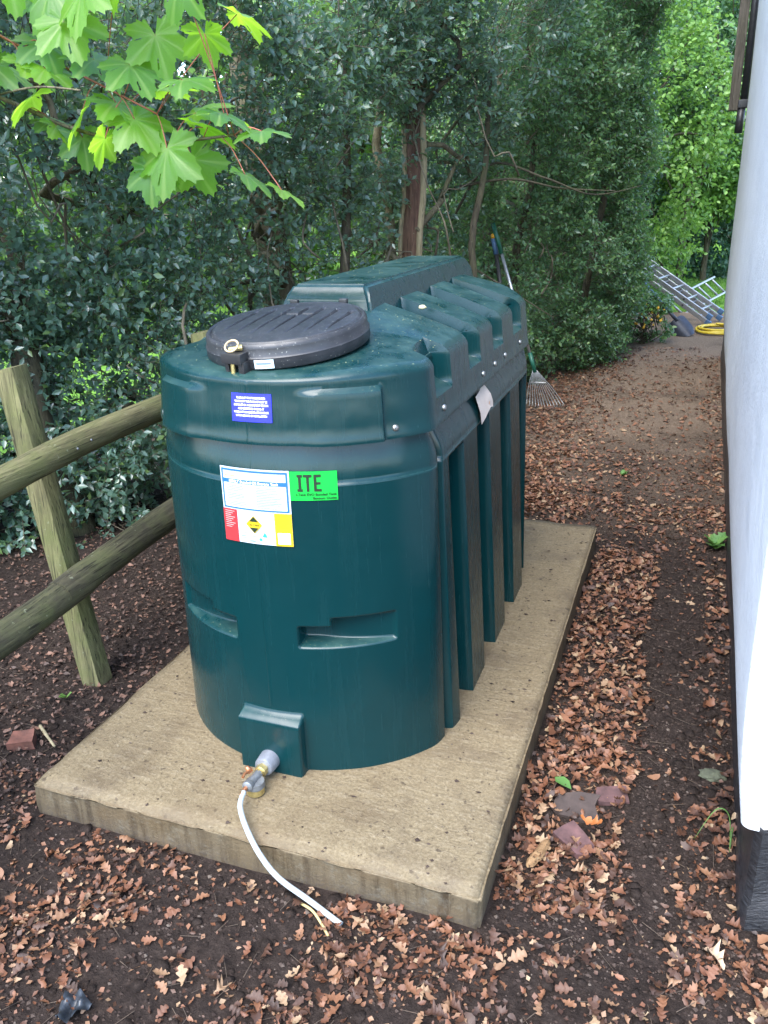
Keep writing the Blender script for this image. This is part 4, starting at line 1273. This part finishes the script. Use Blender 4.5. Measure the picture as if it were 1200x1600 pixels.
# (tip joint, leaf aim, facing, size): joint = where the red stalk meets the blade
SYL = [((-1.115, 1.78, 1.80), (.75, -.1, -.35), (-.1, -.55, .8), .120), ((-1.04, 1.80, 1.73), (.9, .0, -.42), (.2, .1, 1), .105),
       ((-1.19, 1.80, 1.665), (-.1, -.3, -1), (-.2, -.9, .4), .135), ((-1.15, 1.84, 1.64), (.35, -.2, -1), (.3, -.8, .5), .115),
       ((-.99, 1.80, 1.60), (.85, -.1, -.62), (.3, .0, 1), .100), ((-1.10, 1.82, 1.705), (.8, .1, -.15), (.1, .4, 1), .120),
       ((-1.06, 1.72, 1.975), (-.35, -.2, -.6), (.1, -.9, .5), .120), ((-1.30, 1.72, 1.985), (.0, -.2, -.9), (.0, -.95, .35), .130),
       ((-1.42, 1.76, 2.0), (-.3, -.2, -.8), (-.1, -.95, .3), .125), ((-1.56, 1.70, 1.97), (-.2, -.2, -1), (-.2, -.9, .3), .125),
       ((-1.48, 1.78, 1.90), (.5, -.2, -.5), (.1, -.3, .9), .115), ((-1.36, 1.80, 1.86), (.7, .0, -.4), (.0, -.2, 1), .120),
       ((-1.60, 1.74, 1.86), (-.3, -.2, -.9), (-.2, -.8, .5), .110), ((-1.33, 1.82, 1.77), (.8, -.1, -.3), (.0, -.1, 1), .130),
       ((-1.40, 1.78, 1.75), (-.35, -.2, -.9), (.0, -.7, .7), .115), ((-1.27, 1.80, 1.73), (.5, -.2, -.75), (.3, -.4, .8), .115),
       ((-1.22, 1.84, 1.79), (.9, .1, -.1), (.0, -.5, .8), .120), ((-1.25, 1.78, 1.84), (.6, -.1, -.55), (.1, -.7, .7), .115),
       ((-1.44, 1.82, 1.70), (.2, -.3, -1), (.3, -.6, .6), .100), ((-1.33, 1.76, 1.69), (-.55, -.1, -.8), (-.5, -.6, .5), .095),
       ((-1.52, 1.76, 1.79), (-.8, -.1, -.5), (-.2, -.2, 1), .105), ((-1.01, 1.86, 1.93), (.85, .1, -.25), (.2, .1, 1), .105),
       ((-1.20, 1.82, 1.90), (.3, -.1, -.8), (.0, -.9, .4), .110), ((-1.14, 1.86, 1.74), (.55, .2, .15), (-.1, -.8, .6), .105),
       ((-1.63, 1.66, 1.92), (.3, -.2, -.8), (.1, -.8, .5), .120), ((-1.24, 1.80, 1.62), (.1, -.2, -1), (-.3, -.9, .2), .095),
       ((-1.70, 1.60, 1.90), (-.1, -.2, -1), (.0, -.9, .4), .130), ((-1.38, 1.74, 1.93), (.35, -.2, -.7), (.1, -.8, .5), .120),
       ((-1.50, 1.72, 2.03), (.3, -.2, -.6), (.2, -.8, .5), .125), ((-.90, 1.80, 1.565), (.85, .0, -.45), (.3, .1, 1), .085), ((-.95, 1.82, 1.69), (.9, .1, -.12), (.0, .2, 1), .095), ((-1.22, 1.74, 2.02), (-.1, -.2, -.8), (.1, -.9, .3), .115)]
for q_ in range(7):
    SYL.append(((rng.uniform(-1.68, -1.02), rng.uniform(1.70, 1.92), rng.uniform(1.66, 1.98)), (rng.uniform(-.5, .9), rng.uniform(-.3, .3), rng.uniform(-.9, .05)), (rng.uniform(-.3, .3), rng.uniform(-.7, .2), 1), rng.uniform(.075, .11)))
stem_pts = spline([(-2.05, 1.45, 1.98), (-1.66, 1.75, 1.81), (-1.45, 1.80, 1.72), (-1.26, 1.82, 1.68), (-1.02, 1.82, 1.685)], 40)
stem2 = spline([(-1.75, 1.55, 2.1), (-1.58, 1.72, 1.93), (-1.40, 1.80, 1.83), (-1.22, 1.82, 1.74)], 30)
allst = np.concatenate([stem_pts, stem2])
for k, (J, aim, up, s_) in enumerate(SYL):
    J = np.array(J); 
    up = nrm(np.array(up, float)) * (.35 if k % 3 else 1.0) + np.array([0, 0, .65 if k % 3 else .1]) + .18 * rng.normal(size=3)
    aim = np.array(aim, float) + .2 * rng.normal(size=3) * np.array([1, 1, .6])
    Rr = frames(np.array([aim], float), np.array([up], float))[0]
    o = bpy.data.objects.new('leaf', SY[k % 5]); COL.objects.link(o); o.parent = syc
    M4 = Matrix(Rr.tolist()).to_4x4() @ Matrix.Scale(s_ * rng.uniform(1.0, 1.25), 4); M4.translation = Vector(J - origin_of(syc)); o.matrix_basis = M4
    i = np.argmin(np.linalg.norm(allst - (J - nrm(np.array(aim, float)) * .07), axis=1))
    mb = MB(); mid = (J + allst[i]) / 2 + np.array([0, 0, .012]); mb.tube(spline([allst[i], mid, J], 8), .0012, 6)
    mb.build('leaf_stalk', REDTWIG, syc)

# ------------------------------------------------------------------ garden tools
rake = thing('garden_rake', 'steel fan rake standing with its handle against the holly behind the tank', 'rake', (-1.165, 6.55, GZ))
top, neck = np.array([-1.470, 6.62, 1.185]), np.array([-1.165, 6.58, .27])
ax = nrm(top - neck)
mb = MB(); mb.tube([neck - ax * .02, neck + ax * .86], .0125, 10); mb.build('handle', ALU, rake)
mb = MB(); mb.tube([neck + ax * .86, neck + ax * 1.10], .017, 10); mb.build('grip', DKGREENP, rake)
mb = MB(); mb.tube([neck + ax * -.10, neck + ax * .06], .017, 10); mb.build('collar', DKGREENP, rake)
sd = np.array([.92, .15, 0.0]); dn = nrm(np.array([.12, .05, -1.0]))
for k in range(13):
    f = (k - 6) / 6
    e_ = np.array([-1.04, 6.56, GZ + .012]) + sd * f * .155 + np.array([0, -.02, .03 * abs(f)])
    s_ = neck - ax * .06
    mb = MB(); mb.tube(spline([s_, s_ * .5 + e_ * .5 + sd * f * .012, e_, e_ + np.array([0, -.03, -.012])], 10), .0032, 5); mb.build('tine', STEEL, rake)
mb = MB(); m0 = (neck - ax * .06) * .62 + np.array([-1.04, 6.56, GZ]) * .38
mb.box(m0 + np.array([0, -.006, 0]), (.125, .012, .014), None, .003); mb.build('spreader_bar', STEEL, rake)
stave = thing('tool_handle', 'black tool handle with an orange tip leaning beside the rake', 'garden tool', (-1.30, 6.66, GZ))
mb = MB(); mb.tube([(-1.30, 6.66, GZ), (-1.485, 6.64, 1.08)], .017, 10); mb.build('handle', BLACKP, stave)
mb = MB(); mb.tube([(-1.485, 6.64, 1.08), (-1.510, 6.64, 1.20)], .020, 10); mb.build('grip', BLUEP, stave)
mb = MB(); mb.tube([(-1.510, 6.64, 1.20), (-1.514, 6.64, 1.222), (-1.515, 6.64, 1.235)], [.016, .016, .008], 10); mb.build('tip', ORANGEP, stave)

def ladder(name, label, A, B, side, n_r, sections, feet, lift):
    A, B, side, lift = (np.array(v, float) for v in (A, B, side, lift))
    L_ = thing(name, label, 'ladder', tuple(A), 'aluminium ladders propped by the lawn')
    for s_ in range(sections):
        o_ = lift * s_
        for e in (0, 1):
            a, b = A + side * e + o_, B + side * e + o_
            dx = nrm(b - a); y_ = nrm(np.cross(dx, side)); x_ = np.cross(y_, dx)
            Rr = np.stack([dx, x_, y_], 1)
            mb = MB(); mb.box((a + b) / 2, (np.linalg.norm(b - a), .024, .058), Rr, .004)
            st_ = mb.build('stile', ALU, L_)
            if feet:
                mb = MB(); mb.box(a - dx * .01, (.07, .032, .066), Rr, .006); mb.build('foot', BLUEP, st_)
                mb = MB(); mb.box(a * .72 + b * .28 - x_ * .014 * (1 - 2 * e), (.022, .006, .022), Rr); mb.build('bolt', BLACKP, st_)
        for k in range(n_r):
            f = (k + .6) / n_r
            mb = MB(); mb.tube([A + (B - A) * f + o_, A + (B - A) * f + side + o_], .015, 8); mb.build('rung', ALU, L_)
    return L_
ladder('extension_ladder', 'double aluminium extension ladder with blue feet sloping down out of the holly', (.345, 11.45, .035), (-.75, 11.75, .74), (-.135, -.34, -.02), 6, 2, True, (-.01, .0, -.075))
ladder('ladder', 'single aluminium ladder lying flat across behind the extension ladder', (-.45, 11.9, .02), (.25, 12.9, .31), (.21, .13, -.20), 8, 1, False, (0, 0, 0))

sh = thing('shovel', 'dark shovel with its blade resting on the path in front of the ladders', 'shovel', (-.07, 10.3, GZ))
V = []; nu, nv_ = 9, 7
ct = np.array([-.075, 10.30, GZ + .10]); du = nrm(np.array([.62, -.25, -.62])); dv = nrm(np.cross(du, np.array([.35, -1.0, .2]))); dn_ = np.cross(du, dv)
for i in range(nu):
    f = i / (nu - 1) - .5
    w = .105 * (1 - .35 * max(0, f - .2) / .3) * (1 if f > -.45 else .8)
    for j in range(nv_):
        g = j / (nv_ - 1) * 2 - 1
        V.append(ct + du * f * .27 + dv * g * w + dn_ * (.045 * g * g))
F = [(i * nv_ + j, i * nv_ + j + 1, (i + 1) * nv_ + j + 1, (i + 1) * nv_ + j) for i in range(nu - 1) for j in range(nv_ - 1)]
V = np.array(V); V2 = V + dn_ * -.006; n_ = len(V)
part('blade', np.concatenate([V, V2]), F + [tuple(n_ + k for k in reversed(f)) for f in F], BLADE, sh)
mb = MB(); mb.tube([ct - du * .10, ct - du * .28], [.022, .019], 10); mb.build('socket', BLADE, sh)
mb = MB(); mb.tube([ct - du * .26, ct - du * 1.0], .017, 10); mb.build('handle', BLUEP, sh)

hose = thing('garden_hose', 'bright yellow garden hose coiled on the path beside the house wall', 'hose', (.27, 10.6, GZ))
hp = []
for k in range(150):
    a = k / 150 * 2 * math.pi * 4.3; r = .235 - .018 * (k / 150 * 4.3) + .012 * math.sin(a * .37)
    hp.append((.30 + r * math.cos(a) + .02 * math.sin(a * .5), 10.62 + r * 1.35 * math.sin(a), GZ + .022 + .010 * (k / 150 * 4.3) + .006 * math.sin(a * 1.7)))
mb = MB(); mb.tube(np.array(hp), .0135, 8); mb.build('coil', HOSEY, hose)

# ------------------------------------------------------------------ things lying on the ground
def slabby(name, label, cat, c, d_, rot, mat, seed):
    bm = bmesh.new(); bmesh.ops.create_cube(bm, size=1); bmesh.ops.subdivide_edges(bm, edges=bm.edges[:], cuts=3, use_grid_fill=True)
    V = np.array([v.co[:] for v in bm.verts]); F = [[v.index for v in f.verts] for f in bm.faces]; bm.free()
    r_ = np.linalg.norm(V[:, :2], axis=1, keepdims=True)
    V[:, :2] *= 1 - .22 * np.clip(r_ - .5, 0, 1)
    V = V * np.array(d_); V = V + (np.stack([noise3(V * 1.0 + 9, 18, seed + i) for i in range(3)], 1) - .5) * np.array(d_) * .28
    V = V @ np.array(Matrix.Rotation(rot, 3, 'Z')).T @ np.array(Matrix.Rotation(.08, 3, 'X')).T
    o = part(name, V + np.array(c), F, mat); sharp(o, 40)
    return tag(o, label, cat)
slabby('tile_fragment', 'broken dull red brick tile lying among leaves beside the slab corner', 'brick', (-.155, 1.80, GZ + .004), (.105, .07, .03), -.7, BRICKD, 3)
slabby('slate_fragment', 'flat purple brown stone half buried in leaves, upper of two by the slab', 'stone', (-.075, 2.02, GZ + .001), (.085, .06, .025), .3, BRICKD, 8)
slabby('clay_fragment', 'orange red clay shard on the dark soil left of the slab', 'brick', (-1.925, 1.685, GZ + .018), (.085, .07, .035), .5, BRICKM, 5)
slabby('flat_stone', 'smooth grey brown stone sunk in the soil between tile and slate', 'stone', (-.165, 1.945, GZ - .006), (.12, .09, .03), .2, simple('muddy_stone', (.045, .031, .026), .8, var=.3, bump=.3), 9)
mb = MB(); P = spline([(-.258, 1.66, GZ + .018), (-.240, 1.71, GZ + .020), (-.222, 1.775, GZ + .018)], 16)
P[:, 0] += .004 * (noise2(np.arange(16) * .8, np.zeros(16), 3) - .5)
mb.tube(P, np.array([.002, .006, .010, .012, .0135, .014, .0145, .014, .0145, .015, .014, .0145, .013, .011, .008, .003]) * (1 + .25 * (noise2(np.arange(16) * 1.3, np.ones(16), 5) - .5)), 6, flat=.75)
tag(sharp(mb.build('broken_stick', LOGW), 25), 'short pale broken piece of wood lying in leaves by the slab', 'wood')
gx_, gy_ = np.meshgrid(np.linspace(-1, 1, 13), np.linspace(-1, 1, 13)); gx_, gy_ = gx_.ravel(), gy_.ravel()
hz = .034 * np.abs(np.sin(2.4 * gx_ + 1.1 * gy_)) + .03 * noise2(gx_ * 2.2 + 5, gy_ * 2.2, 71) - .010
V = np.stack([(.052 + .012 * gy_) * gx_ + .012 * noise2(gy_ * 3, gx_, 5), .066 * gy_ * (1 - .35 * np.abs(gx_)), np.maximum(hz, 0)], 1)
F = [(j * 13 + i, j * 13 + i + 1, (j + 1) * 13 + i + 1, (j + 1) * 13 + i) for j in range(12) for i in range(12)]
part_o = part('plastic_scrap', V * .55 + np.array([-1.13, .955, GZ + .004]), F, SCRAP)
tag(part_o, 'crumpled dark plastic scrap on the soil at bottom left', 'plastic scrap')
mo = lump('moss_clump', (.195, 2.20, GZ + .004), .036, MOSS, None, 6, 4, (1.1, .8, .4)); tag(mo, 'greenish grey clump of moss on the bare path by the wall', 'moss')
mb = MB(); mb.tube(spline([(-.765, 1.365, GZ + .022), (-.72, 1.345, GZ + .028), (-.665, 1.305, GZ + .012)], 12), .0035, 6)
tag(mb.build('straw', flat('straw_yellow', (.36, .28, .12), .6)), 'thin pale yellow straw lying beside the white pipe end', 'straw')
mb = MB(); mb.tube(spline([(-1.93, 1.77, GZ + .014), (-1.86, 1.725, GZ + .02), (-1.80, 1.69, GZ + .018)], 10), [.006] * 5 + [.0045] * 5, 6)
tag(mb.build('twig', SAPW), 'short grey twig on the soil against the left slab edge', 'twig')
gp = thing('grass_tuft', 'long green grass blade arching out from the foot of the plinth', 'grass', (.235, 1.90, GZ))
for P in ([(.236, 1.90, GZ), (.225, 1.93, GZ + .09), (.19, 1.93, GZ + .10), (.145, 1.885, GZ + .03)], [(.236, 1.90, GZ), (.236, 1.91, GZ + .07), (.230, 1.86, GZ + .03)]):
    mb = MB(); mb.tube(spline(P, 16), np.concatenate([np.full(8, .0042), np.linspace(.0042, .0008, 8)]), 6, flat=.3); mb.build('blade', FRESH, gp)
def weed(name, label, c, n, s, seed):
    r = random.Random(seed); w = thing(name, label, 'weed', c)
    for k in range(n):
        a = r.uniform(0, 6.28); e = r.uniform(.2, 1.0)
        Rr = frames(np.array([[math.cos(a), math.sin(a), e]]), np.array([[0, 0, 1.]]))[0]
        V, F = HT[k % 4]; ss = s * r.uniform(.7, 1.2)
        V = (V * np.array([.75, 1, .6]) * ss) @ Rr.T + np.array(c) + np.array([0, 0, .012 * k / n])
        part('leaf', V, [tuple(f) for f in F], FRESH, w)
weed('small_weed', 'small leafy green weed growing against the house plinth', (.215, 3.98, GZ + .01), 9, .085, 1)
weed('seedling', 'tiny bright green seedling by the fence post foot', (-1.965, 1.94, GZ + .008), 4, .028, 2)
weed('seedling', 'tiny green seedling on the leaf mulch beyond the slab rear', (-.30, 4.95, GZ + .008), 5, .05, 4)

# oak leaves
def oak(seed, coarse=False):
    r = random.Random(seed)
    m_ = 8 if coarse else 15
    ys_ = list(np.linspace(0, 1, m_)); ph = r.uniform(-.4, .4)
    ws = [max(.015, .36 * math.sin(math.pi * min(1, y * .93 + .02)) ** .75 * (.5 + .5 * y + .12) * (.74 + .30 * math.sin(2 * math.pi * 3.4 * y + ph))) for y in ys_]
    curl = r.uniform(.3, 2.2); roll = r.uniform(-.9, 1.3); tw = r.uniform(-.5, .5); n = len(ys_)
    side = r.uniform(-.10, .10)
    V = [(side * math.sin(y * 3.1), y, roll * (y - .5) ** 2) for y in ys_]
    for sg_ in (-1, 1):
        cc = curl * r.uniform(.1, 1.3)
        for y, w in zip(ys_, ws):
            w = w * r.uniform(.82, 1.15)
            V.append((sg_ * w + side * math.sin(y * 3.1), y + .03 * (w > .2), roll * (y - .5) ** 2 + cc * w * w * 1.6 + tw * sg_ * w * y + r.uniform(-.04, .06)))
    F = []
    for i in range(n - 1):
        F.append((i, i + 1, n + i + 1, n + i)); F.append((i + 1, i, 2 * n + i, 2 * n + i + 1))
    return np.array(V), F
OAKF = [oak(k) for k in range(8)]; OAKC = [(lambda vf: (vf[0], np.array(vf[1])))(oak(50 + k, True)) for k in range(10)]

def litter_density(x, y):
    n1 = noise2(x * 3.1, y * 3.1, 31); n2_ = noise2(x * 9, y * 9, 33)
    d_ = np.zeros_like(x)
    strip = (x > -.37) & (x < -.07 + .07 * n1) & (y > 1.55) & (y < 4.2)
    d_ = np.where(strip, 1.0 - .85 * np.exp(-(((x + .14) / .10) ** 2 + ((y - 1.93) / .12) ** 2)), d_)
    frontz = (y < 1.47)
    d_ = np.where(frontz, .07 + .58 * sstep(.44, .76, n1 * .7 + n2_ * .3), d_)
    edge = frontz & (y > 1.18) & (y < 1.44) & (x > -.70) & (x < -.25)
    d_ = np.where(edge, .62, d_)
    d_ = np.where(frontz & (x > -.15), d_ * .45, d_)
    bare = (x > -.07 + .07 * n1) & (y > 1.4) & (y < 5)
    d_ = np.where(bare, .025 + .05 * (n2_ > .62), d_)
    d_ = np.where((x > .09) & (y > 1.4) & (y < 2.05), .55, d_)
    d_ = np.where((x > .17) & (y > 2.05) & (y < 9), .35, d_)
    mid = (y >= 3.8) & (y < 9.5) & (x > -1.9)
    dm = .22 + .7 * sstep(.0, .55, -.28 - x + .25 * (n1 - .5) - .03 * (y - 4)) 
    dm = np.where(y > 5.4, dm * .8, dm)
    d_ = np.where(mid & ~((x > .17)), np.clip(dm, .05, 1) * (.5 + .5 * n2_ + .2), d_)
    left = (x < -1.66) & (y > 1.0)
    d_ = np.where(left, .30 + .35 * n2_, d_)
    return d_
NL = 110000
lx_ = np.concatenate([rng.uniform(-4.2, .33, NL), rng.uniform(-1.9, .33, NL)]); ly_ = np.concatenate([rng.uniform(.55, 5.5, NL), rng.uniform(4.2, 9.8, NL)])
dn_l = litter_density(lx_, ly_)
inslab = (lx_ > SX0 - .012) & (lx_ < SX1 + .012) & (ly_ > SY0 - .012) & (ly_ < SY1 + .012)
inwall = lx_ > .245 + .010 * (ly_ - 1.62)
inwall &= ly_ > 1.63
u_, v_, dp_ = project(np.column_stack([lx_, ly_, np.full(len(lx_), GZ)]))
vis = (u_ > -260) & (u_ < 1400) & (v_ < 1900)
keepl = (rng.random(len(lx_)) < dn_l * np.where(ly_ < 2.2, .80, np.where(ly_ < 4.5, .62, np.where(ly_ < 6, .30, .26)))) & ~inslab & ~inwall & vis
lx_, ly_ = lx_[keepl], ly_[keepl]
n = len(lx_)
lz_ = ground_z(lx_, ly_) + rng.uniform(.002, .016, n) + .014 * (litter_density(lx_, ly_) > .7) * rng.random(n)
pos = np.column_stack([lx_, ly_, lz_])
a = rng.uniform(0, 2 * math.pi, n)
dr = np.column_stack([np.cos(a), np.sin(a), rng.normal(0, .22, n)])
up = np.column_stack([rng.normal(0, .42, n), rng.normal(0, .42, n), np.where(rng.random(n) < .8, 1, -1.0)])
Rm_ = frames(dr, up)
left = lx_ < -1.66
sz = (.017 + .031 * rng.random(n) ** 1.3) * np.where(left, .62, 1) * np.where(rng.random(n) < .35, .65, 1)
# fallen leaves that show largest -> things of their own
u_, v_, dp_ = project(pos)
ok = (u_ > 4) & (u_ < 1196) & (v_ > 0) & (v_ < 1597) & ~left & (sz > .018)
score = np.where(ok, sz / dp_, -1); idx = np.argsort(-score)[:300]
OM = [mesh_from('fallen_leaf', V, [tuple(f) for f in F], LITTER) for V, F in OAKF]
for i in idx:
    o = bpy.data.objects.new('fallen_leaf', OM[i % 8]); COL.objects.link(o)
    M4 = Matrix(Rm_[i].tolist()).to_4x4() @ Matrix.Diagonal((sz[i] * 1.05, sz[i], sz[i], 1)); M4.translation = Vector(pos[i]); o.matrix_basis = M4
    X_, Y_ = pos[i][0], pos[i][1]
    if Y_ < 1.47 and X_ < -.95: lab, gr = 'dry brown oak leaf on the soil in front of the left half of the slab', 'oak leaves in front of the left half of the slab'
    elif Y_ < 1.47 and X_ < -.34: lab, gr = 'dry brown oak leaf on the soil in front of the slab near the pipe end', 'oak leaves in front of the slab near the pipe end'
    elif Y_ < 1.62: lab, gr = 'dry brown oak leaf on the soil before the slab corner and the plinth', 'oak leaves between slab corner and plinth'
    elif X_ < -.06: lab, gr = 'dry brown oak leaf in the thick band along the right slab edge', 'oak leaves banked along the right slab edge'
    else: lab, gr = 'dry brown oak leaf on the bare dark path beside the white wall', 'oak leaves on the bare path by the wall'
    tag(o, lab, 'leaf', gr)
rest = np.ones(n, bool); rest[idx] = False
def litter_mass(name, mask, mat, label):
    Vs, Fs, rs, n0 = [], [], [], 0
    ii = np.where(mask)[0]
    for k in range(10):
        jj = ii[k::10]
        if not len(jj): continue
        V, F = scatter(OAKC[k], pos[jj], Rm_[jj], sz[jj], np.full(len(jj), 1.05))
        Vs.append(V); Fs.append(F + n0); n0 += len(V); rs.append(np.repeat(rng.random(len(jj)), len(OAKC[k][0])))
    o = part(name, np.concatenate(Vs), np.concatenate(Fs), mat, None, True, np.concatenate(rs))
    return tag(o, label, 'leaf litter', kind='stuff')
litter_mass('leaf_litter', rest & ~left, LITTER, 'mass of dry brown oak leaves along the slab and under the holly')
nf = 30000
fx2 = np.concatenate([rng.uniform(-2.0, .33, nf), rng.uniform(-.37, .26, nf // 2)]); fy2 = np.concatenate([rng.uniform(.7, 1.6, nf), rng.uniform(1.5, 5.5, nf // 2)])
ins = (fx2 > SX0 - .01) & (fx2 < SX1 + .01) & (fy2 > SY0 - .01) & (fy2 < SY1 + .01); iw = (fx2 > .245) & (fy2 > 1.62)
kf = ~ins & ~iw & (rng.random(len(fx2)) < .06 + .38 * litter_density(fx2, fy2))
fx2, fy2 = fx2[kf], fy2[kf]; nf = len(fx2)
V, F = scatter(PS, np.column_stack([fx2, fy2, ground_z(fx2, fy2) + rng.uniform(.001, .010, nf)]), frames(np.column_stack([rng.normal(size=nf), rng.normal(size=nf), rng.normal(0, .3, nf)]), np.column_stack([rng.normal(0, .5, nf), rng.normal(0, .5, nf), np.ones(nf)])), rng.uniform(.006, .018, nf), rng.uniform(.5, 1.1, nf))
tag(part('leaf_fragments', V, F, LITTER, None, True, np.repeat(rng.random(nf) ** 1.6, 5)), 'small broken flakes of brown leaf strewn over the soil', 'leaf litter', kind='stuff')
litter_mass('leaf_mulch', rest & left, MULCH, 'dark rotting leaf mulch behind the fence on the left')
# a few leaves that stand out
def single(name, label, c, s, mat, T, rot, width=1.05):
    Rr = frames(np.array([[math.cos(rot), math.sin(rot), .05]]), np.array([[.1, -.1, 1.]]))[0]
    V, F = T; V = (V * np.array([width, 1, 1]) * s) @ Rr.T + np.array(c)
    return tag(part(name, V, [tuple(f) for f in F], mat), label, 'leaf')
single('fallen_leaf', 'large pale buff oak leaf on bare soil in front of the plinth', (.215, 1.515, GZ + .012), .060, flat('pale_leaf', (.34, .24, .155), .7), OAKF[2], 2.4)
single('fallen_leaf', 'fresh green fallen leaf on the litter beside the slab edge', (-.245, 2.02, GZ + .03), .065, FRESH, (lambda vf: (vf[0], vf[1]))(tmpl_plain()), -.6, .55)
single('fallen_leaf', 'bright orange leaf lying on the red tile', (-.150, 1.86, GZ + .036), .06, flat('orange_leaf', (.26, .085, .02), .6), OAKF[5], -.2)

# soil clods, stones and chips
NCl = 36000
cx2 = np.concatenate([rng.uniform(-2.6, .33, NCl), rng.uniform(-.45, .33, NCl // 2)]); cy2 = np.concatenate([rng.uniform(.65, 3.2, NCl), rng.uniform(1.4, 4.6, NCl // 2)])
ins = (cx2 > SX0 - .01) & (cx2 < SX1 + .01) & (cy2 > SY0 - .01) & (cy2 < SY1 + .01)
iw = (cx2 > .25 + .010 * (cy2 - 1.62)) & (cy2 > 1.63)
k_ = ~ins & ~iw
cx2, cy2 = cx2[k_], cy2[k_]; n = len(cx2)
cs_ = np.clip(rng.exponential(.0020, n) + .0010, .0010, .0065)
V = octa[None] * cs_[:, None, None] * rng.uniform(.55, 1.3, (n, 6, 1)) * np.array([1, 1, .75]) + np.column_stack([cx2, cy2, ground_z(cx2, cy2) + cs_ * .25])[:, None]
F = (octf[None] + (np.arange(n) * 6)[:, None, None]).reshape(-1, 3)
co = part('soil_clods', V.reshape(-1, 3), F, CLOD, None, False, np.repeat(rng.random(n), 6))
tag(co, 'crumbs of dark soil and grit scattered over the bare ground', 'soil', kind='stuff')
bm = bmesh.new(); bmesh.ops.create_icosphere(bm, subdivisions=1, radius=1)
icV = np.array([v.co[:] for v in bm.verts]); icF = np.array([[v.index for v in f.verts] for f in bm.faces]); bm.free()
nl_ = 3200
qx = np.concatenate([rng.uniform(-2.7, .3, nl_), rng.uniform(-.1, .24, nl_ // 4)]); qy = np.concatenate([rng.uniform(.75, 3.2, nl_), rng.uniform(1.5, 4.5, nl_ // 4)])
kq = ~((qx > SX0 - .015) & (qx < SX1 + .015) & (qy > SY0 - .015) & (qy < SY1 + .015)) & ~((qx > .235) & (qy > 1.6))
qx, qy = qx[kq], qy[kq]; nl_ = len(qx); qs = np.clip(rng.exponential(.005, nl_) + .004, .004, .022)
V = icV[None] * (qs[:, None, None] * rng.uniform(.65, 1.25, (nl_, len(icV), 1))) * np.array([1, 1, .6]) + np.column_stack([qx, qy, ground_z(qx, qy)])[:, None]
F = (icF[None] + (np.arange(nl_) * len(icV))[:, None, None]).reshape(-1, 3)
tag(part('soil_lumps', V.reshape(-1, 3), F, SOIL, None, True), 'dark rounded lumps of damp soil on the ground', 'soil', kind='stuff')
nT = 1300
tx = np.concatenate([rng.uniform(-2.8, .3, nT), rng.uniform(-1.6, .3, nT // 2)]); ty = np.concatenate([rng.uniform(.7, 3.6, nT), rng.uniform(3.9, 9, nT // 2)])
ins = (tx > SX0 - .05) & (tx < SX1 + .05) & (ty > SY0 - .05) & (ty < SY1 + .05); iw = (tx > .2) & (ty > 1.6)
tx, ty = tx[~ins & ~iw], ty[~ins & ~iw]; n = len(tx)
A_ = np.column_stack([tx, ty, ground_z(tx, ty) + .006]); a = rng.uniform(0, 6.28, n); l_ = rng.uniform(.015, .08, n)
B_ = A_ + np.column_stack([np.cos(a) * l_, np.sin(a) * l_, rng.normal(.002, .006, n)])
tv, tf = twig_mesh(A_, B_, .0011)
tag(part('twig_litter', tv, tf, DTWIG), 'thin broken twigs and bark chips scattered on the soil', 'twigs', kind='stuff')
# crumbs of soil and leaf bits on the slab
n = 900
bx_ = rng.uniform(SX0 + .02, SX1 - .02, n); by_ = rng.uniform(SY0 + .02, SY1 - .05, n)
k_ = ~((np.abs(bx_ - XC) < .46) & (by_ > 1.70) & (by_ < 3.55)); bx_, by_ = bx_[k_], by_[k_]; n = len(bx_)
ss = np.clip(rng.exponential(.0018, n) + .0008, .0008, .006)
V = octa[None] * ss[:, None, None] * rng.uniform(.4, 1.5, (n, 6, 1)) * np.array([1.4, 1, .5]) + np.column_stack([bx_, by_, np.full(n, .002)])[:, None]
F = (octf[None] + (np.arange(n) * 6)[:, None, None]).reshape(-1, 3)
tag(part('slab_crumbs', V.reshape(-1, 3), F, CLOD, None, False, np.repeat(rng.random(n) * .8, 6)), 'dark crumbs of soil and leaf scattered on the concrete slab', 'crumbs', kind='stuff')

# grass tips along the lawn
n = 9000
gx = rng.uniform(-3.0, 1.2, n); gy = rng.uniform(12.2, 16.5, n)
gpz = zlawn(gx, gy)
dr = np.column_stack([rng.normal(0, .5, n), rng.normal(0, .5, n), np.ones(n)])
V, F = scatter(PL, np.column_stack([gx, gy, gpz]), frames(dr, rand_unit(n)), rng.uniform(.03, .07, n), np.full(n, .14))
tag(part('lawn_blades', V, F, GRASS, None, True, np.repeat(rng.random(n), 8)), 'short bright green grass of the lawn beyond the path', 'grass', kind='stuff')
